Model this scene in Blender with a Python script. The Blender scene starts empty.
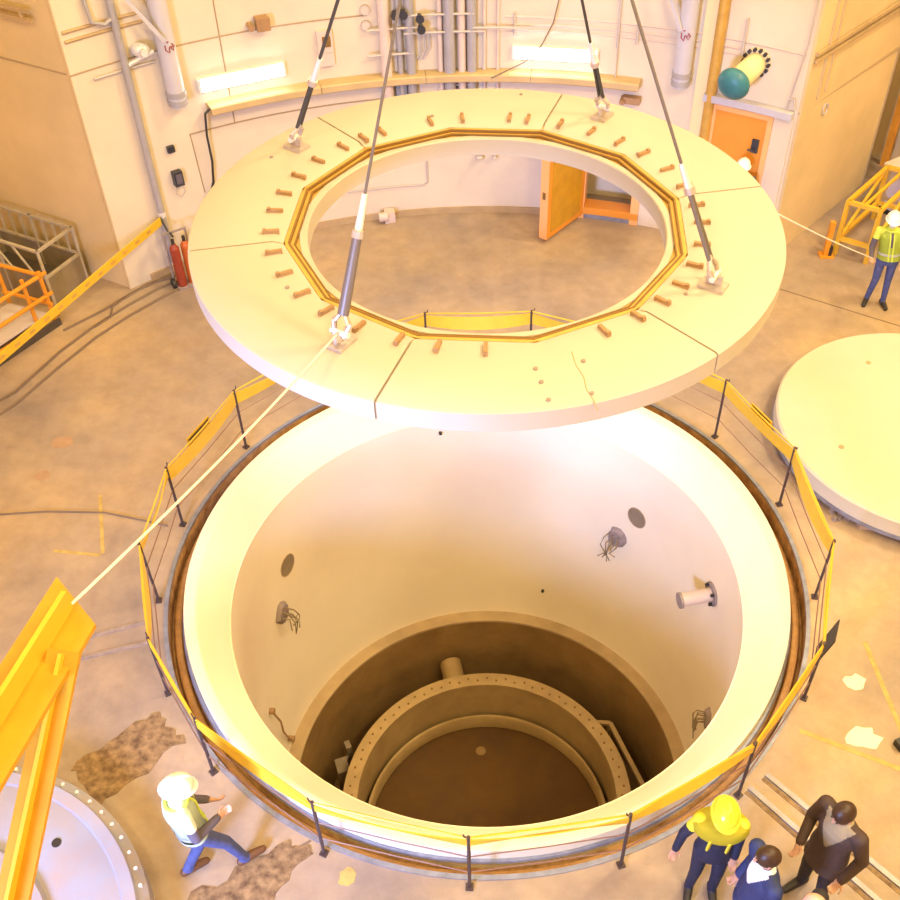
import bpy, bmesh, math, random
import numpy as np
from math import sin, cos, pi, radians as R, sqrt, atan2, hypot
from mathutils import Vector, Matrix

random.seed(7)
scene = bpy.context.scene
COL = scene.collection

# ------------------------------------------------------------------ camera
cam_d = bpy.data.cameras.new('camera')
cam = bpy.data.objects.new('camera', cam_d); COL.objects.link(cam)
cam.location = (0, -9.006, 10.838)
cam.rotation_euler = (pi/2 - 0.765, 0, 0)
cam_d.sensor_width = 36; cam_d.lens = 1044*36/900
cam_d.shift_x = -37/900
cam_d.clip_start = .05; cam_d.clip_end = 100
scene.camera = cam

# ------------------------------------------------------------------ exposure, world, hall lamps
scene.view_settings.view_transform = 'Standard'
scene.view_settings.look = 'None'
scene.view_settings.exposure = 0.0
scene.view_settings.gamma = 1
scene.view_settings.use_curve_mapping = False
world = bpy.data.worlds.new('world'); scene.world = world
world.use_nodes = True
world.node_tree.nodes['Background'].inputs[0].default_value = (1, .72, .42, 1)
world.node_tree.nodes['Background'].inputs[1].default_value = 0.10

WARM = (1.0, .80, .43)
def area(name, loc, target, size, power, col):
    l = bpy.data.lights.new(name, 'AREA'); l.shape = 'DISK'; l.size = size; l.energy = power; l.color = col
    o = bpy.data.objects.new(name, l); COL.objects.link(o); o.location = loc
    d = Vector(target) - Vector(loc); o.rotation_euler = d.to_track_quat('-Z', 'Y').to_euler()
    return o
# warm high-bay lamps under the dome: a wreath of eight, the ones over the right side stronger
for deg, rl, pw in ((22.5, 12.5, 2000), (67.5, 7.6, 560), (112.5, 7.6, 260), (157.5, 12.5, 260), (202.5, 12.5, 330), (247.5, 12.5, 1150), (292.5, 12.5, 1600), (337.5, 12.5, 1700)):
    a = R(deg); x, y = rl*cos(a), rl*sin(a)
    area('hall_lamp', (x, y, 18.5), (x*.15, y*.15, -1), 2.6, pw, WARM)
# added cool area light, behind and left of the camera, inside the closed outer wall
hd = area('cool_fill', (-5.6, -11.9, 4.8), (1.4, 2.5, .9), 2.6, 850, (.36, .49, 1.0))
hd.data.spread = R(80)

# ------------------------------------------------------------------ materials
MATS = {}
def mat(name, col, rough=.6, metal=0.0, var=0.0, scale=3.0, col2=None, bump=0.0, emit=None, estr=0.0, detail=6):
    if name in MATS: return MATS[name]
    m = bpy.data.materials.new(name); m.use_nodes = True; nt = m.node_tree
    b = nt.nodes['Principled BSDF']
    b.inputs['Roughness'].default_value = rough; b.inputs['Metallic'].default_value = metal
    b.inputs['Base Color'].default_value = (*col, 1)
    if var or col2 or bump:
        tc = nt.nodes.new('ShaderNodeTexCoord')
        n = nt.nodes.new('ShaderNodeTexNoise'); n.inputs['Scale'].default_value = scale; n.inputs['Detail'].default_value = detail
        n.inputs['Roughness'].default_value = .62
        nt.links.new(tc.outputs['Object'], n.inputs['Vector'])
        if var or col2:
            r = nt.nodes.new('ShaderNodeValToRGB')
            c2 = col2 or tuple(max(0, c*(1-var)) for c in col)
            r.color_ramp.elements[0].position = .34; r.color_ramp.elements[1].position = .66
            r.color_ramp.elements[0].color = (*c2, 1); r.color_ramp.elements[1].color = (*col, 1)
            nt.links.new(n.outputs['Fac'], r.inputs['Fac']); nt.links.new(r.outputs['Color'], b.inputs['Base Color'])
        if bump:
            n2 = nt.nodes.new('ShaderNodeTexNoise'); n2.inputs['Scale'].default_value = scale*9; n2.inputs['Detail'].default_value = 4
            nt.links.new(tc.outputs['Object'], n2.inputs['Vector'])
            bp = nt.nodes.new('ShaderNodeBump'); bp.inputs['Strength'].default_value = bump; bp.inputs['Distance'].default_value = .02
            nt.links.new(n2.outputs['Fac'], bp.inputs['Height']); nt.links.new(bp.outputs['Normal'], b.inputs['Normal'])
    if emit:
        b.inputs['Emission Color'].default_value = (*emit, 1); b.inputs['Emission Strength'].default_value = estr
    MATS[name] = m
    return m

def floor_mat():
    m = bpy.data.materials.new('floor_concrete'); m.use_nodes = True; nt = m.node_tree; b = nt.nodes['Principled BSDF']
    b.inputs['Roughness'].default_value = .55
    tc = nt.nodes.new('ShaderNodeTexCoord')
    def noise(s, d, ro=.6):
        n = nt.nodes.new('ShaderNodeTexNoise'); n.inputs['Scale'].default_value = s; n.inputs['Detail'].default_value = d
        n.inputs['Roughness'].default_value = ro; nt.links.new(tc.outputs['Object'], n.inputs['Vector']); return n
    def ramp(f, stops):
        r = nt.nodes.new('ShaderNodeValToRGB'); e = r.color_ramp.elements
        e[0].position, e[0].color = stops[0][0], (*stops[0][1], 1); e[1].position, e[1].color = stops[-1][0], (*stops[-1][1], 1)
        for p, c in stops[1:-1]:
            q = e.new(p); q.color = (*c, 1)
        nt.links.new(f, r.inputs['Fac']); return r
    big = ramp(noise(.34, 5).outputs['Fac'], [(.34, (.27, .215, .19)), (.5, (.39, .295, .215)), (.66, (.49, .355, .21))])
    fine = ramp(noise(2.6, 8, .7).outputs['Fac'], [(.3, (.72, .70, .70)), (.6, (1, 1, 1))])
    mx = nt.nodes.new('ShaderNodeMixRGB'); mx.blend_type = 'MULTIPLY'; mx.inputs['Fac'].default_value = .75
    nt.links.new(big.outputs['Color'], mx.inputs['Color1']); nt.links.new(fine.outputs['Color'], mx.inputs['Color2'])
    nt.links.new(mx.outputs['Color'], b.inputs['Base Color'])
    n2 = noise(30, 4); bp = nt.nodes.new('ShaderNodeBump'); bp.inputs['Strength'].default_value = .12; bp.inputs['Distance'].default_value = .02
    nt.links.new(n2.outputs['Fac'], bp.inputs['Height']); nt.links.new(bp.outputs['Normal'], b.inputs['Normal'])
    MATS['floor'] = m; return m
floor_mat()
M = lambda n: MATS[n]
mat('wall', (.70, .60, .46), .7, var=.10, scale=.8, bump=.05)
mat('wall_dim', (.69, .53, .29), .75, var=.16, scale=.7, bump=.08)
mat('dome', (.55, .48, .40), .8)
mat('ring_white', (.50, .445, .38), .55, var=.05, scale=1.2, bump=.03)
mat('pit_white', (.89, .79, .61), .5, var=.05, scale=.9)
mat('collar_white', (.86, .80, .62), .5, var=.05, scale=1.2)
mat('pit_brown', (.30, .175, .055), .7, col2=(.20, .115, .035), scale=1.4, bump=.1)
mat('ledge_tan', (.48, .34, .18), .7, var=.2, scale=2)
mat('vessel', (.46, .31, .13), .45, var=.22, scale=2.2)
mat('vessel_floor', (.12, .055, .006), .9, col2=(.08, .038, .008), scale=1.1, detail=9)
mat('trench', (.58, .34, .14), .7, col2=(.26, .12, .04), scale=5)
mat('trench_pipe', (.62, .34, .14), .5, var=.3, scale=8)
mat('steel_blue', (.30, .32, .42), .4, .4, var=.3, scale=6)
mat('gold', (.66, .40, .09), .4, .25, var=.2, scale=6)
mat('gold_dark', (.20, .105, .02), .6)
mat('copper', (.42, .25, .12), .5, .2, var=.2, scale=8)
mat('joint', (.50, .36, .20), .8)
mat('dark', (.025, .022, .022), .5)
mat('rope_dark', (.055, .05, .05), .5, .3)
mat('rope_grey', (.20, .18, .19), .4, .5)
mat('fitting', (.74, .72, .72), .35, .3)
mat('shackle', (.60, .52, .49), .35, .5, var=.25, scale=20)
mat('tagrope', (.82, .76, .70), .8)
mat('yellow', (.72, .43, .03), .45, var=.08, scale=3)
mat('tape', (.74, .47, .03), .45, var=.1, scale=4)
mat('scaffold', (.74, .30, .02), .45, var=.15, scale=5)
mat('beam_yellow', (.55, .29, .015), .4, col2=(.45, .235, .012), scale=4)
mat('post', (.07, .045, .045), .5, .2)
mat('wire', (.22, .12, .09), .6)
mat('door', (.74, .29, .03), .45, var=.12, scale=2)
mat('door_edge', (.86, .43, .16), .45)
mat('pipe_white', (.52, .50, .55), .45, var=.06, scale=3)
mat('pipe_grey', (.40, .38, .40), .45, .2, var=.12, scale=3)
mat('pipe_pink', (.66, .53, .46), .5, var=.1, scale=3)
mat('duct', (.56, .41, .20), .5, var=.15, scale=2)
mat('conduit', (.50, .44, .40), .5)
mat('seam', (.36, .26, .15), .8)
mat('lamp_tube', (1, 1, 1), .4, emit=(.93, .97, 1), estr=22)
mat('lamp_body', (.72, .70, .66), .4)
mat('teal', (.035, .19, .23), .4, var=.25, scale=5)
mat('cream_pipe', (.80, .66, .36), .5)
mat('red_mark', (.30, .06, .05), .6)
mat('black_box', (.03, .03, .04), .4)
mat('gas_red', (.30, .045, .02), .4, var=.2, scale=8)
mat('gas_orange', (.45, .10, .015), .4)
mat('crate', (.50, .43, .33), .5, .1, var=.2, scale=5)
mat('crate_side', (.28, .215, .14), .7, var=.25, scale=3)
mat('crate_dark', (.09, .07, .05), .8)
mat('plug_white', (.60, .55, .43), .6, var=.06, scale=1.2)
mat('flange_pale', (.31, .33, .45), .45, col2=(.36, .30, .31), scale=2.3)
mat('wood', (.52, .38, .25), .7, var=.2, scale=8)
mat('rubble', (.34, .27, .25), .8, var=.3, scale=12)
mat('rail_steel', (.33, .30, .33), .4, .3, var=.25, scale=7)
mat('rust_plate', (.11, .06, .03), .7, col2=(.34, .22, .11), scale=9)
mat('paint_yellow', (.56, .40, .13), .6, var=.3, scale=7)
mat('pale_patch', (.90, .86, .66), .6, var=.08, scale=6)
mat('paint_red', (.43, .275, .175), .7, var=.2, scale=6)
mat('cable', (.19, .13, .09), .6)
mat('lavender', (.55, .49, .50), .6)
mat('skin', (.56, .32, .22), .5)
mat('skin_pale', (.70, .40, .31), .5)
mat('helmet_white', (.86, .86, .85), .3)
mat('helmet_yellow', (.80, .72, .04), .3)
mat('yoke_yellow', (.72, .64, .04), .85)
mat('vest_green', (.62, .74, .10), .6)
mat('vest_white', (.70, .80, .66), .6)
mat('reflect', (.75, .77, .75), .3)
mat('jeans', (.075, .095, .26), .8, var=.3, scale=14)
mat('shirt_grey', (.11, .09, .12), .8)
mat('shirt_white', (.80, .80, .84), .7)
mat('shirt_taupe', (.30, .25, .16), .8)
mat('navy', (.012, .016, .05), .7)
mat('suit_blue', (.022, .035, .13), .7)
mat('suit_brown', (.060, .035, .03), .7)
mat('suit_dark', (.022, .018, .025), .7)
mat('hair', (.05, .022, .012), .45, var=.3, scale=30)
mat('boot', (.13, .055, .02), .6)
mat('mask', (.72, .70, .70), .7)
mat('bag', (.62, .38, .10), .5, var=.2, scale=9)

# ------------------------------------------------------------------ mesh helpers
def finish(name, bm, m, parent=None, smooth=False, loc=None):
    me = bpy.data.meshes.new(name)
    bmesh.ops.recalc_face_normals(bm, faces=bm.faces)
    bm.to_mesh(me); bm.free()
    me.materials.append(MATS[m])
    if smooth:
        for p in me.polygons: p.use_smooth = True
        me.set_sharp_from_angle(angle=R(40))
    o = bpy.data.objects.new(name, me); COL.objects.link(o)
    if parent: o.parent = parent
    if loc: o.location = loc
    return o
def tag(o, label, cat, group=None):
    o['label'] = label; o['category'] = cat
    if group: o['group'] = group
    return o
def struct(o, label=None):
    o['kind'] = 'structure'
    if label: o['label'] = label
    return o
def thing(name, label, cat, loc=(0, 0, 0), rz=0, group=None):
    o = bpy.data.objects.new(name, None); COL.objects.link(o); o.location = loc; o.rotation_euler = (0, 0, rz)
    o.empty_display_size = .1
    return tag(o, label, cat, group)
def share(src, name, parent, mw=None, loc=None, rz=None):
    o = src.copy(); COL.objects.link(o); o.name = name; o.parent = parent
    if loc is not None: o.location = loc
    if rz is not None: o.rotation_euler = (0, 0, rz)
    return o

def box(bm, c, s, rz=0, mtx=None):
    m = Matrix.Translation(c) @ Matrix.Rotation(rz, 4, 'Z')
    if mtx is not None: m = mtx
    vs = [bm.verts.new(m @ Vector((sx*s[0]/2, sy*s[1]/2, sz*s[2]/2))) for sx in (-1, 1) for sy in (-1, 1) for sz in (-1, 1)]
    for f in ((0, 1, 3, 2), (4, 6, 7, 5), (0, 4, 5, 1), (2, 3, 7, 6), (0, 2, 6, 4), (1, 5, 7, 3)):
        bm.faces.new([vs[i] for i in f])
def frame_of(a, b):
    d = (b - a).normalized(); u = d.orthogonal().normalized()
    if abs(d.z) < .95: u = Vector((0, 0, 1)).cross(d).normalized()
    return d, u, d.cross(u)
def bar(bm, a, b, w, h):
    a, b = Vector(a), Vector(b); d, u, v = frame_of(a, b)
    vs = [bm.verts.new(p + u*su*w/2 + v*sv*h/2) for p in (a, b) for su, sv in ((-1, -1), (1, -1), (1, 1), (-1, 1))]
    for f in ((0, 1, 2, 3), (7, 6, 5, 4), (0, 4, 5, 1), (1, 5, 6, 2), (2, 6, 7, 3), (3, 7, 4, 0)):
        bm.faces.new([vs[i] for i in f])
def cyl(bm, a, b, r0, r1=None, n=12):
    r1 = r0 if r1 is None else r1
    a, b = Vector(a), Vector(b); d, u, v = frame_of(a, b)
    A = [bm.verts.new(a + (u*cos(t) + v*sin(t))*r0) for t in [2*pi*i/n for i in range(n)]]
    B = [bm.verts.new(b + (u*cos(t) + v*sin(t))*r1) for t in [2*pi*i/n for i in range(n)]]
    for i in range(n): bm.faces.new((A[i], A[(i+1) % n], B[(i+1) % n], B[i]))
    bm.faces.new(A[::-1]); bm.faces.new(B)
def tube(bm, pts, r, n=6, closed=False):
    pts = [Vector(p) for p in pts]; L = len(pts); rings = []
    for i, p in enumerate(pts):
        a = pts[(i-1) % L] if closed or i else p; b = pts[(i+1) % L] if closed or i < L-1 else p
        d = (b - a).normalized()
        u = Vector((0, 0, 1)).cross(d)
        u = u.normalized() if u.length > .05 else Vector((1, 0, 0))
        v = d.cross(u).normalized()
        rings.append([bm.verts.new(p + (u*cos(2*pi*k/n) + v*sin(2*pi*k/n))*r) for k in range(n)])
    for i in range(L if closed else L-1):
        A, B = rings[i], rings[(i+1) % L]
        for k in range(n): bm.faces.new((A[k], A[(k+1) % n], B[(k+1) % n], B[k]))
    if not closed: bm.faces.new(rings[0][::-1]); bm.faces.new(rings[-1])
def pol(th, r, z=0):            # th in degrees clockwise from +Y
    return Vector((r*sin(R(th)), r*cos(R(th)), z))
def revolve(bm, prof, a0, a1, seg, closed_prof=True, rfun=None):
    """prof: list of (r,z); angles clockwise from +Y in degrees"""
    full = abs(a1 - a0) >= 359.9
    n = seg if full else seg + 1
    rows = []
    for i in range(n):
        th = a0 + (a1 - a0)*i/seg
        rows.append([bm.verts.new(pol(th, rfun(r, th) if rfun else r, z)) for r, z in prof])
    m = len(prof)
    for i in range(seg):
        A, B = rows[i], rows[(i+1) % n]
        for k in range(m if closed_prof else m-1):
            bm.faces.new((A[k], A[(k+1) % m], B[(k+1) % m], B[k]))
    if not full and closed_prof: bm.faces.new(rows[0][::-1]); bm.faces.new(rows[-1])
def ellipsoid(bm, c, r, mtx=None, u=14, v=9):
    m = Matrix.Translation(c) @ (mtx.to_4x4() if mtx is not None else Matrix()) @ Matrix.Diagonal((*r, 1))
    bmesh.ops.create_uvsphere(bm, u_segments=u, v_segments=v, radius=1, matrix=m)
def poly_prism(bm, pts, z0, z1):
    A = [bm.verts.new((x, y, z0)) for x, y in pts]; B = [bm.verts.new((x, y, z1)) for x, y in pts]
    n = len(pts)
    for i in range(n): bm.faces.new((A[i], A[(i+1) % n], B[(i+1) % n], B[i]))
    bm.faces.new(A[::-1]); bm.faces.new(B)
def one(name, m, parent, fn, *a, smooth=False, **k):
    bm = bmesh.new(); fn(bm, *a, **k); return finish(name, bm, m, parent, smooth)

# ------------------------------------------------------------------ the hall
RW = 9.05           # inner radius of the curved containment wall
ZT = 20.0
ft = one('floor', 'floor', None, revolve, [(4.2, 0), (14.2, 0), (14.2, -.5), (4.2, -.5)], 0, 360, 128)
struct(ft, 'worn tan concrete floor around the round pit')
bm = bmesh.new()
OUT = 9.6
revolve(bm, [(RW, 0), (RW, ZT), (OUT, ZT), (OUT, 0)], -44.7, 11.3, 56)
revolve(bm, [(RW, 2.15), (RW, ZT), (OUT, ZT), (OUT, 2.15)], 11.3, 18.6, 8)
revolve(bm, [(RW, 0), (RW, ZT), (OUT, ZT), (OUT, 0)], 18.6, 34.9, 16)
revolve(bm, [(OUT+.35, 0), (OUT+.35, 2.3), (OUT+.45, 2.3), (OUT+.45, 0)], 9.5, 21, 8)
struct(finish('wall_back', bm, 'wall', smooth=True), 'cream curved concrete wall behind the pit')
# radial flanks of the alcoves left and right of the curved wall
bm = bmesh.new()
poly_prism(bm, [(-6.44, 6.50), (-6.36, 6.43), (-5.9, 7.55), (-11.7, 11.3), (-12.5, 9.66)], 0, ZT)
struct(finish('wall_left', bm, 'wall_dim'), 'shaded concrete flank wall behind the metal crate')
bm = bmesh.new()
poly_prism(bm, [(5.18, 7.42), (5.22, 7.38), (7.63, 10.1), (7.2, 10.7), (5.2, 8.0)], 0, ZT)
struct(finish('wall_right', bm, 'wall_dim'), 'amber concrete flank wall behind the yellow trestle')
bm = bmesh.new()
revolve(bm, [(14, 0), (14, ZT), (14.3, ZT), (14.3, 0)], 0, 360, 96)
struct(finish('wall_outer', bm, 'wall_dim', smooth=True), 'outer concrete wall of the hall')
bm = bmesh.new()
revolve(bm, [(0.01, ZT+1.2), (8, ZT+.8), (14.3, ZT), (14.3, ZT+.3), (8, ZT+1.1), (0.01, ZT+1.5)], 0, 360, 64)
struct(finish('ceiling', bm, 'dome', smooth=True), 'shallow dome over the hall')
# joint lines cast into the wall
def arc_pts(a0, a1, r, z, n=24): return [pol(a0 + (a1-a0)*i/n, r, z) for i in range(n+1)]
joints = bmesh.new()
tube(joints, arc_pts(-44.7, -13, RW, 3.92), .014)
tube(joints, [pol(-44.7, RW+.1, 3.92), (-7.72, 7.16, 3.92), (-9.5, 8.09, 3.92)], .016)
struct(finish('trim_1', joints, 'seam'), 'horizontal pour joint in the wall above the gas bottles')
joints = bmesh.new()
tube(joints, arc_pts(-34, -9, RW, 2.42), .014); tube(joints, [pol(-28.8, RW, 4.9), pol(-28.8, RW, 2.42)], .013)
tube(joints, [pol(-33.9, RW, 2.42), pol(-33.6, RW, 1.3)], .012)
struct(finish('trim_2', joints, 'seam'), 'panel joint lines around the lamp above the black hose')
joints = bmesh.new()
tube(joints, [(5.2, 7.4, 2.84), (7.63, 10.09, 2.84)], .025); tube(joints, [(7.64, 10.12, 0), (7.64, 10.12, 7)], .03)
struct(finish('trim_3', joints, 'seam'), 'brown joint line in the amber flank wall')
bm = bmesh.new(); revolve(bm, [(RW-.035, 0), (RW-.035, .13), (RW+.02, .13), (RW+.02, 0)], -42, 11.2, 48)
struct(finish('baseboard_back', bm, 'ledge_tan'), 'tan skirting at the foot of the curved wall')
bm = bmesh.new(); revolve(bm, [(RW-.16, 2.74), (RW-.16, 2.86), (RW+.02, 2.86), (RW+.02, 2.74)], 24.6, 34.6, 12)
struct(finish('trim_4', bm, 'pipe_white'), 'pale lintel ledge over the closed orange door')
bm = bmesh.new(); revolve(bm, [(RW-.05, 0), (RW-.05, 2.74), (RW+.02, 2.74), (RW+.02, 0)], 32.5, 34.7, 4)
struct(finish('trim_5', bm, 'wall'), 'cream jamb beside the closed orange door')

# ------------------------------------------------------------------ the pit
bm = bmesh.new(); revolve(bm, [(3.45, -.4), (3.45, -5.45), (3.9, -5.45), (3.9, -.4)], 0, 360, 128)
pitw = struct(finish('wall_pit', bm, 'pit_white', smooth=True), 'smooth cream lining of the round pit')
bm = bmesh.new(); revolve(bm, [(3.45, -.42), (3.80, .06), (3.84, .085), (3.965, .10), (3.965, -.36), (3.6, -.5)], 0, 360, 128)
struct(finish('trim_6', bm, 'collar_white', smooth=True), 'white bevelled collar around the mouth of the pit')
bm = bmesh.new(); revolve(bm, [(3.22, -5.45), (3.9, -5.45), (3.9, -5.5), (3.22, -5.5)], 0, 360, 128)
struct(finish('trim_7', bm, 'ledge_tan'), 'tan ledge ringing the bottom of the pit lining')
bm = bmesh.new(); revolve(bm, [(3.22, -5.5), (3.22, -8.1), (3.5, -8.1), (3.5, -5.5)], 0, 360, 96)
struct(finish('wall_pit_lower', bm, 'pit_brown', smooth=True), 'dark brown lower wall of the pit')
bm = bmesh.new(); revolve(bm, [(.01, -8), (3.3, -8), (3.3, -8.2), (.01, -8.2)], 0, 360, 64)
struct(finish('floor_pit', bm, 'pit_brown'), 'dark floor at the bottom of the pit')
# trench between floor edge and collar
bm = bmesh.new(); revolve(bm, [(3.9, -.3), (4.25, -.3), (4.25, -.36), (3.9, -.36)], 0, 360, 96)
struct(finish('floor_trench', bm, 'trench'), 'orange brown bottom of the ring trench')
bm = bmesh.new(); revolve(bm, [(4.185, -.02), (4.21, -.02), (4.21, -.3), (4.185, -.3)], 0, 360, 128)
struct(finish('wall_trench', bm, 'trench', smooth=True), 'orange brown side wall of the ring trench')
bm = bmesh.new(); revolve(bm, [(4.18, .015), (4.235, .015), (4.235, -.02), (4.18, -.02)], 0, 360, 128)
struct(finish('trim_8', bm, 'steel_blue', smooth=True), 'grey steel angle edging the floor around the trench')
bm = bmesh.new(); tube(bm, arc_pts(0, 360, 4.09, -.24, 96)[:-1], .055, 8, True)
tag(finish('trench_pipe', bm, 'trench_pipe', smooth=True), 'rusty orange pipe lying in the ring trench around the collar', 'pipe')
bm = bmesh.new(); tube(bm, arc_pts(0, 360, 3.985, -.10, 96)[:-1], .03, 6, True)
tag(finish('collar_band', bm, 'steel_blue', smooth=True), 'grey steel band clamped round the outside of the pit collar', 'band')

# vessel at the bottom
v = thing('reactor_vessel', 'tan steel vessel with bolted flange on the dark pit floor', 'vessel', (0, 0, -8))
bm = bmesh.new(); revolve(bm, [(2.27, 1.80), (2.53, 1.80), (2.53, 1.70), (2.40, 1.70), (2.40, 0), (2.31, 0), (2.31, 1.70), (2.27, 1.70)], 0, 360, 96)
fl = finish('flange', bm, 'vessel', v, smooth=True)
bm = bmesh.new(); revolve(bm, [(2.15, .82), (2.17, .85), (2.21, .85), (2.225, .82), (2.225, .5), (2.15, .5)], 0, 360, 96)
finish('inner_rim', bm, 'vessel', v, smooth=True)
bm = bmesh.new(); revolve(bm, [(.01, .46), (2.32, .46), (2.32, .4), (.01, .4)], 0, 360, 64)
finish('bottom_plate', bm, 'vessel_floor', v)
b0 = None
for i in range(84):
    rr = 2.37 if i % 2 else 2.42
    p = pol(i*360/84, rr, 1.80)
    if b0 is None: b0 = one('bolt', 'gold_dark', v, cyl, (0, 0, -.005), (0, 0, .014), .021, n=6); b0.location = p
    else: share(b0, 'bolt', v, loc=p)
one('nozzle', 'vessel', v, cyl, pol(-13.5, 2.38, 1.36), pol(-13.5, 3.12, 1.40), .21, n=16, smooth=True)
one('stub', 'pit_brown', v, cyl, (-.12, 1.62, .46), (-.12, 1.62, .50), .1, n=14, smooth=True)
one('stub', 'copper', v, cyl, (-.95, -.35, .46), (-.95, -.35, .56), .05, n=12, smooth=True)
bm = bmesh.new(); bar(bm, pol(52, 2.54, 1.62), pol(56, 2.78, 1.6), .07, .07); bar(bm, pol(56, 2.78, 1.6), pol(86, 2.86, 1.5), .08, .08)
bar(bm, pol(56, 2.78, 1.6), pol(56, 2.78, 0), .06, .06); bar(bm, pol(86, 2.86, 1.5), pol(86, 2.86, 0), .06, .06)
tag(finish('pipe_bracket', bm, 'vessel'), 'tan bent pipe bracket beside the flange of the pit vessel', 'bracket').location = (0, 0, -8)
bm = bmesh.new(); box(bm, pol(-73, 2.78, .7), (.22, .3, 1.4), R(20)); box(bm, pol(-66, 2.82, .75), (.1, .16, 1.6), R(25)); bar(bm, pol(-73, 2.78, 1.2), pol(-66, 2.82, 1.3), .05, .05)
tag(finish('pump_stand', bm, 'crate_side'), 'brown machinery stand beside the pit vessel, opposite the bent bracket', 'stand').location = (0, 0, -8)

# openings, stubs and rebar on the pit lining
def hole(th, z, r, label):
    t = thing('wall_opening', label, 'opening', pol(th, 3.45, z)); t.rotation_euler = (0, 0, -R(th))
    # local +y points outward
    bm = bmesh.new()
    n = 24
    prof = [(r*1.0, -.012), (r*1.07, -.012), (r*1.07, .0), (r*1.0, .0)]
    rows = [[bm.verts.new((pr_*cos(2*pi*i/n), y, pr_*1.15*sin(2*pi*i/n))) for pr_, y in prof] for i in range(n)]
    for i in range(n):
        A, B = rows[i], rows[(i+1) % n]
        for k in range(4): bm.faces.new((A[k], A[(k+1) % 4], B[(k+1) % 4], B[k]))
    finish('rim', bm, 'ledge_tan', t)
    bm = bmesh.new(); vs = [bm.verts.new((r*cos(2*pi*i/n), -.008, r*1.15*sin(2*pi*i/n))) for i in range(n)]
    vb = [bm.verts.new((r*.9*cos(2*pi*i/n), .03, r*1.05*sin(2*pi*i/n))) for i in range(n)]
    bm.faces.new(vs); bm.faces.new(vb[::-1])
    for i in range(n): bm.faces.new((vs[i], vs[(i+1) % n], vb[(i+1) % n], vb[i]))
    finish('plug', bm, 'crate_side', t)
    return t
hole(-64.5, -1.72, .17, 'round brown opening in the pit lining on the jib side')
hole(44.8, -1.68, .17, 'round brown opening in the pit lining on the pipe stub side')
def rebar(th, z, s, label, seed):
    rnd = random.Random(seed)
    t = thing('rebar_tuft', label, 'rebar', pol(th, 3.43, z)); t.rotation_euler = (0, 0, -R(th))
    bm = bmesh.new()
    pts = []
    for i in range(14):
        a = 2*pi*i/14; q = s*(.16 + .05*rnd.random()); pts.append((q*cos(a), q*1.2*sin(a)))
    A = [bm.verts.new((x, .02, y)) for x, y in pts]; B = [bm.verts.new((x*.75, -.05, y*.75)) for x, y in pts]
    bm.faces.new(A); bm.faces.new(B[::-1])
    for i in range(14): bm.faces.new((A[i], A[(i+1) % 14], B[(i+1) % 14], B[i]))
    finish('broken_patch', bm, 'rubble', t)
    for i in range(7):
        x = (rnd.random()-.5)*.26*s; z0 = (rnd.random()-.3)*.14*s
        p = [(x, -.04, z0), (x+(rnd.random()-.5)*.1, -.16, z0-.03), (x+(rnd.random()-.5)*.2, -.20, z0-.2*s), (x+(rnd.random()-.5)*.28, -.17, z0-.2*s-rnd.random()*.35*s)]
        one('rebar_rod', 'crate_side', t, tube, p, .011, 5)
    return t
rebar(-71, -2.45, 1.0, 'tuft of bent rebar in the pit lining on the jib side', 3)
rebar(39.6, -2.40, 1.0, 'tuft of bent rebar in the pit lining between opening and pipe stub', 5)
rebar(94, -3.35, .9, 'tuft of bent rebar low on the lining below the pipe stub', 9)
t = thing('pipe_stub', 'tan pipe stub with bolted flange sticking out of the pit lining', 'pipe', pol(77.5, 3.45, -1.5)); t.rotation_euler = (0, 0, -R(77.5))
one('pipe', 'pipe_pink', t, cyl, (0, .01, 0), (0, -.5, -.02), .105, n=18, smooth=True)
one('wall_flange', 'rubble', t, cyl, (0, .01, 0), (0, -.04, 0), .19, n=18)
one('end_ring', 'rubble', t, cyl, (0, -.49, -.02), (0, -.53, -.02), .125, n=18)
for a in (45, 135, 225, 315): one('bolt', 'dark', t, cyl, (.15*cos(R(a)), -.03, .15*sin(R(a))), (.15*cos(R(a)), -.09, .15*sin(R(a))), .028, n=6)
bm = bmesh.new(); tube(bm, [pol(-89, 3.41, -3.6), pol(-88, 3.33, -4.0), pol(-86, 3.38, -4.5), pol(-83, 3.40, -5.0), pol(-80, 3.42, -5.42)], .018)
cyl(bm, pol(-89, 3.46, -3.6), pol(-89, 3.36, -3.6), .05); cyl(bm, pol(-81.6, 3.46, -5.15), pol(-81.6, 3.34, -5.15), .05)
tag(finish('hanging_hose', bm, 'copper', smooth=True), 'thin brown hose clipped low on the pit lining below a rebar tuft', 'hose')
for th, z, lb in ((17.7, -4.6, 'small dark anchor bolt low on the far pit lining'), (-12.7, -.64, 'small dark anchor bolt near the top of the far pit lining')):
    tag(one('anchor_bolt', 'dark', None, cyl, pol(th, 3.47, z), pol(th, 3.40, z), .026, n=8), lb, 'bolt')
for th, rr in ((-75, 3.62), (52, 3.64), (62, 3.6), (-140, 3.7), (-100, 3.7), (25, 3.62)):
    pass

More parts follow.
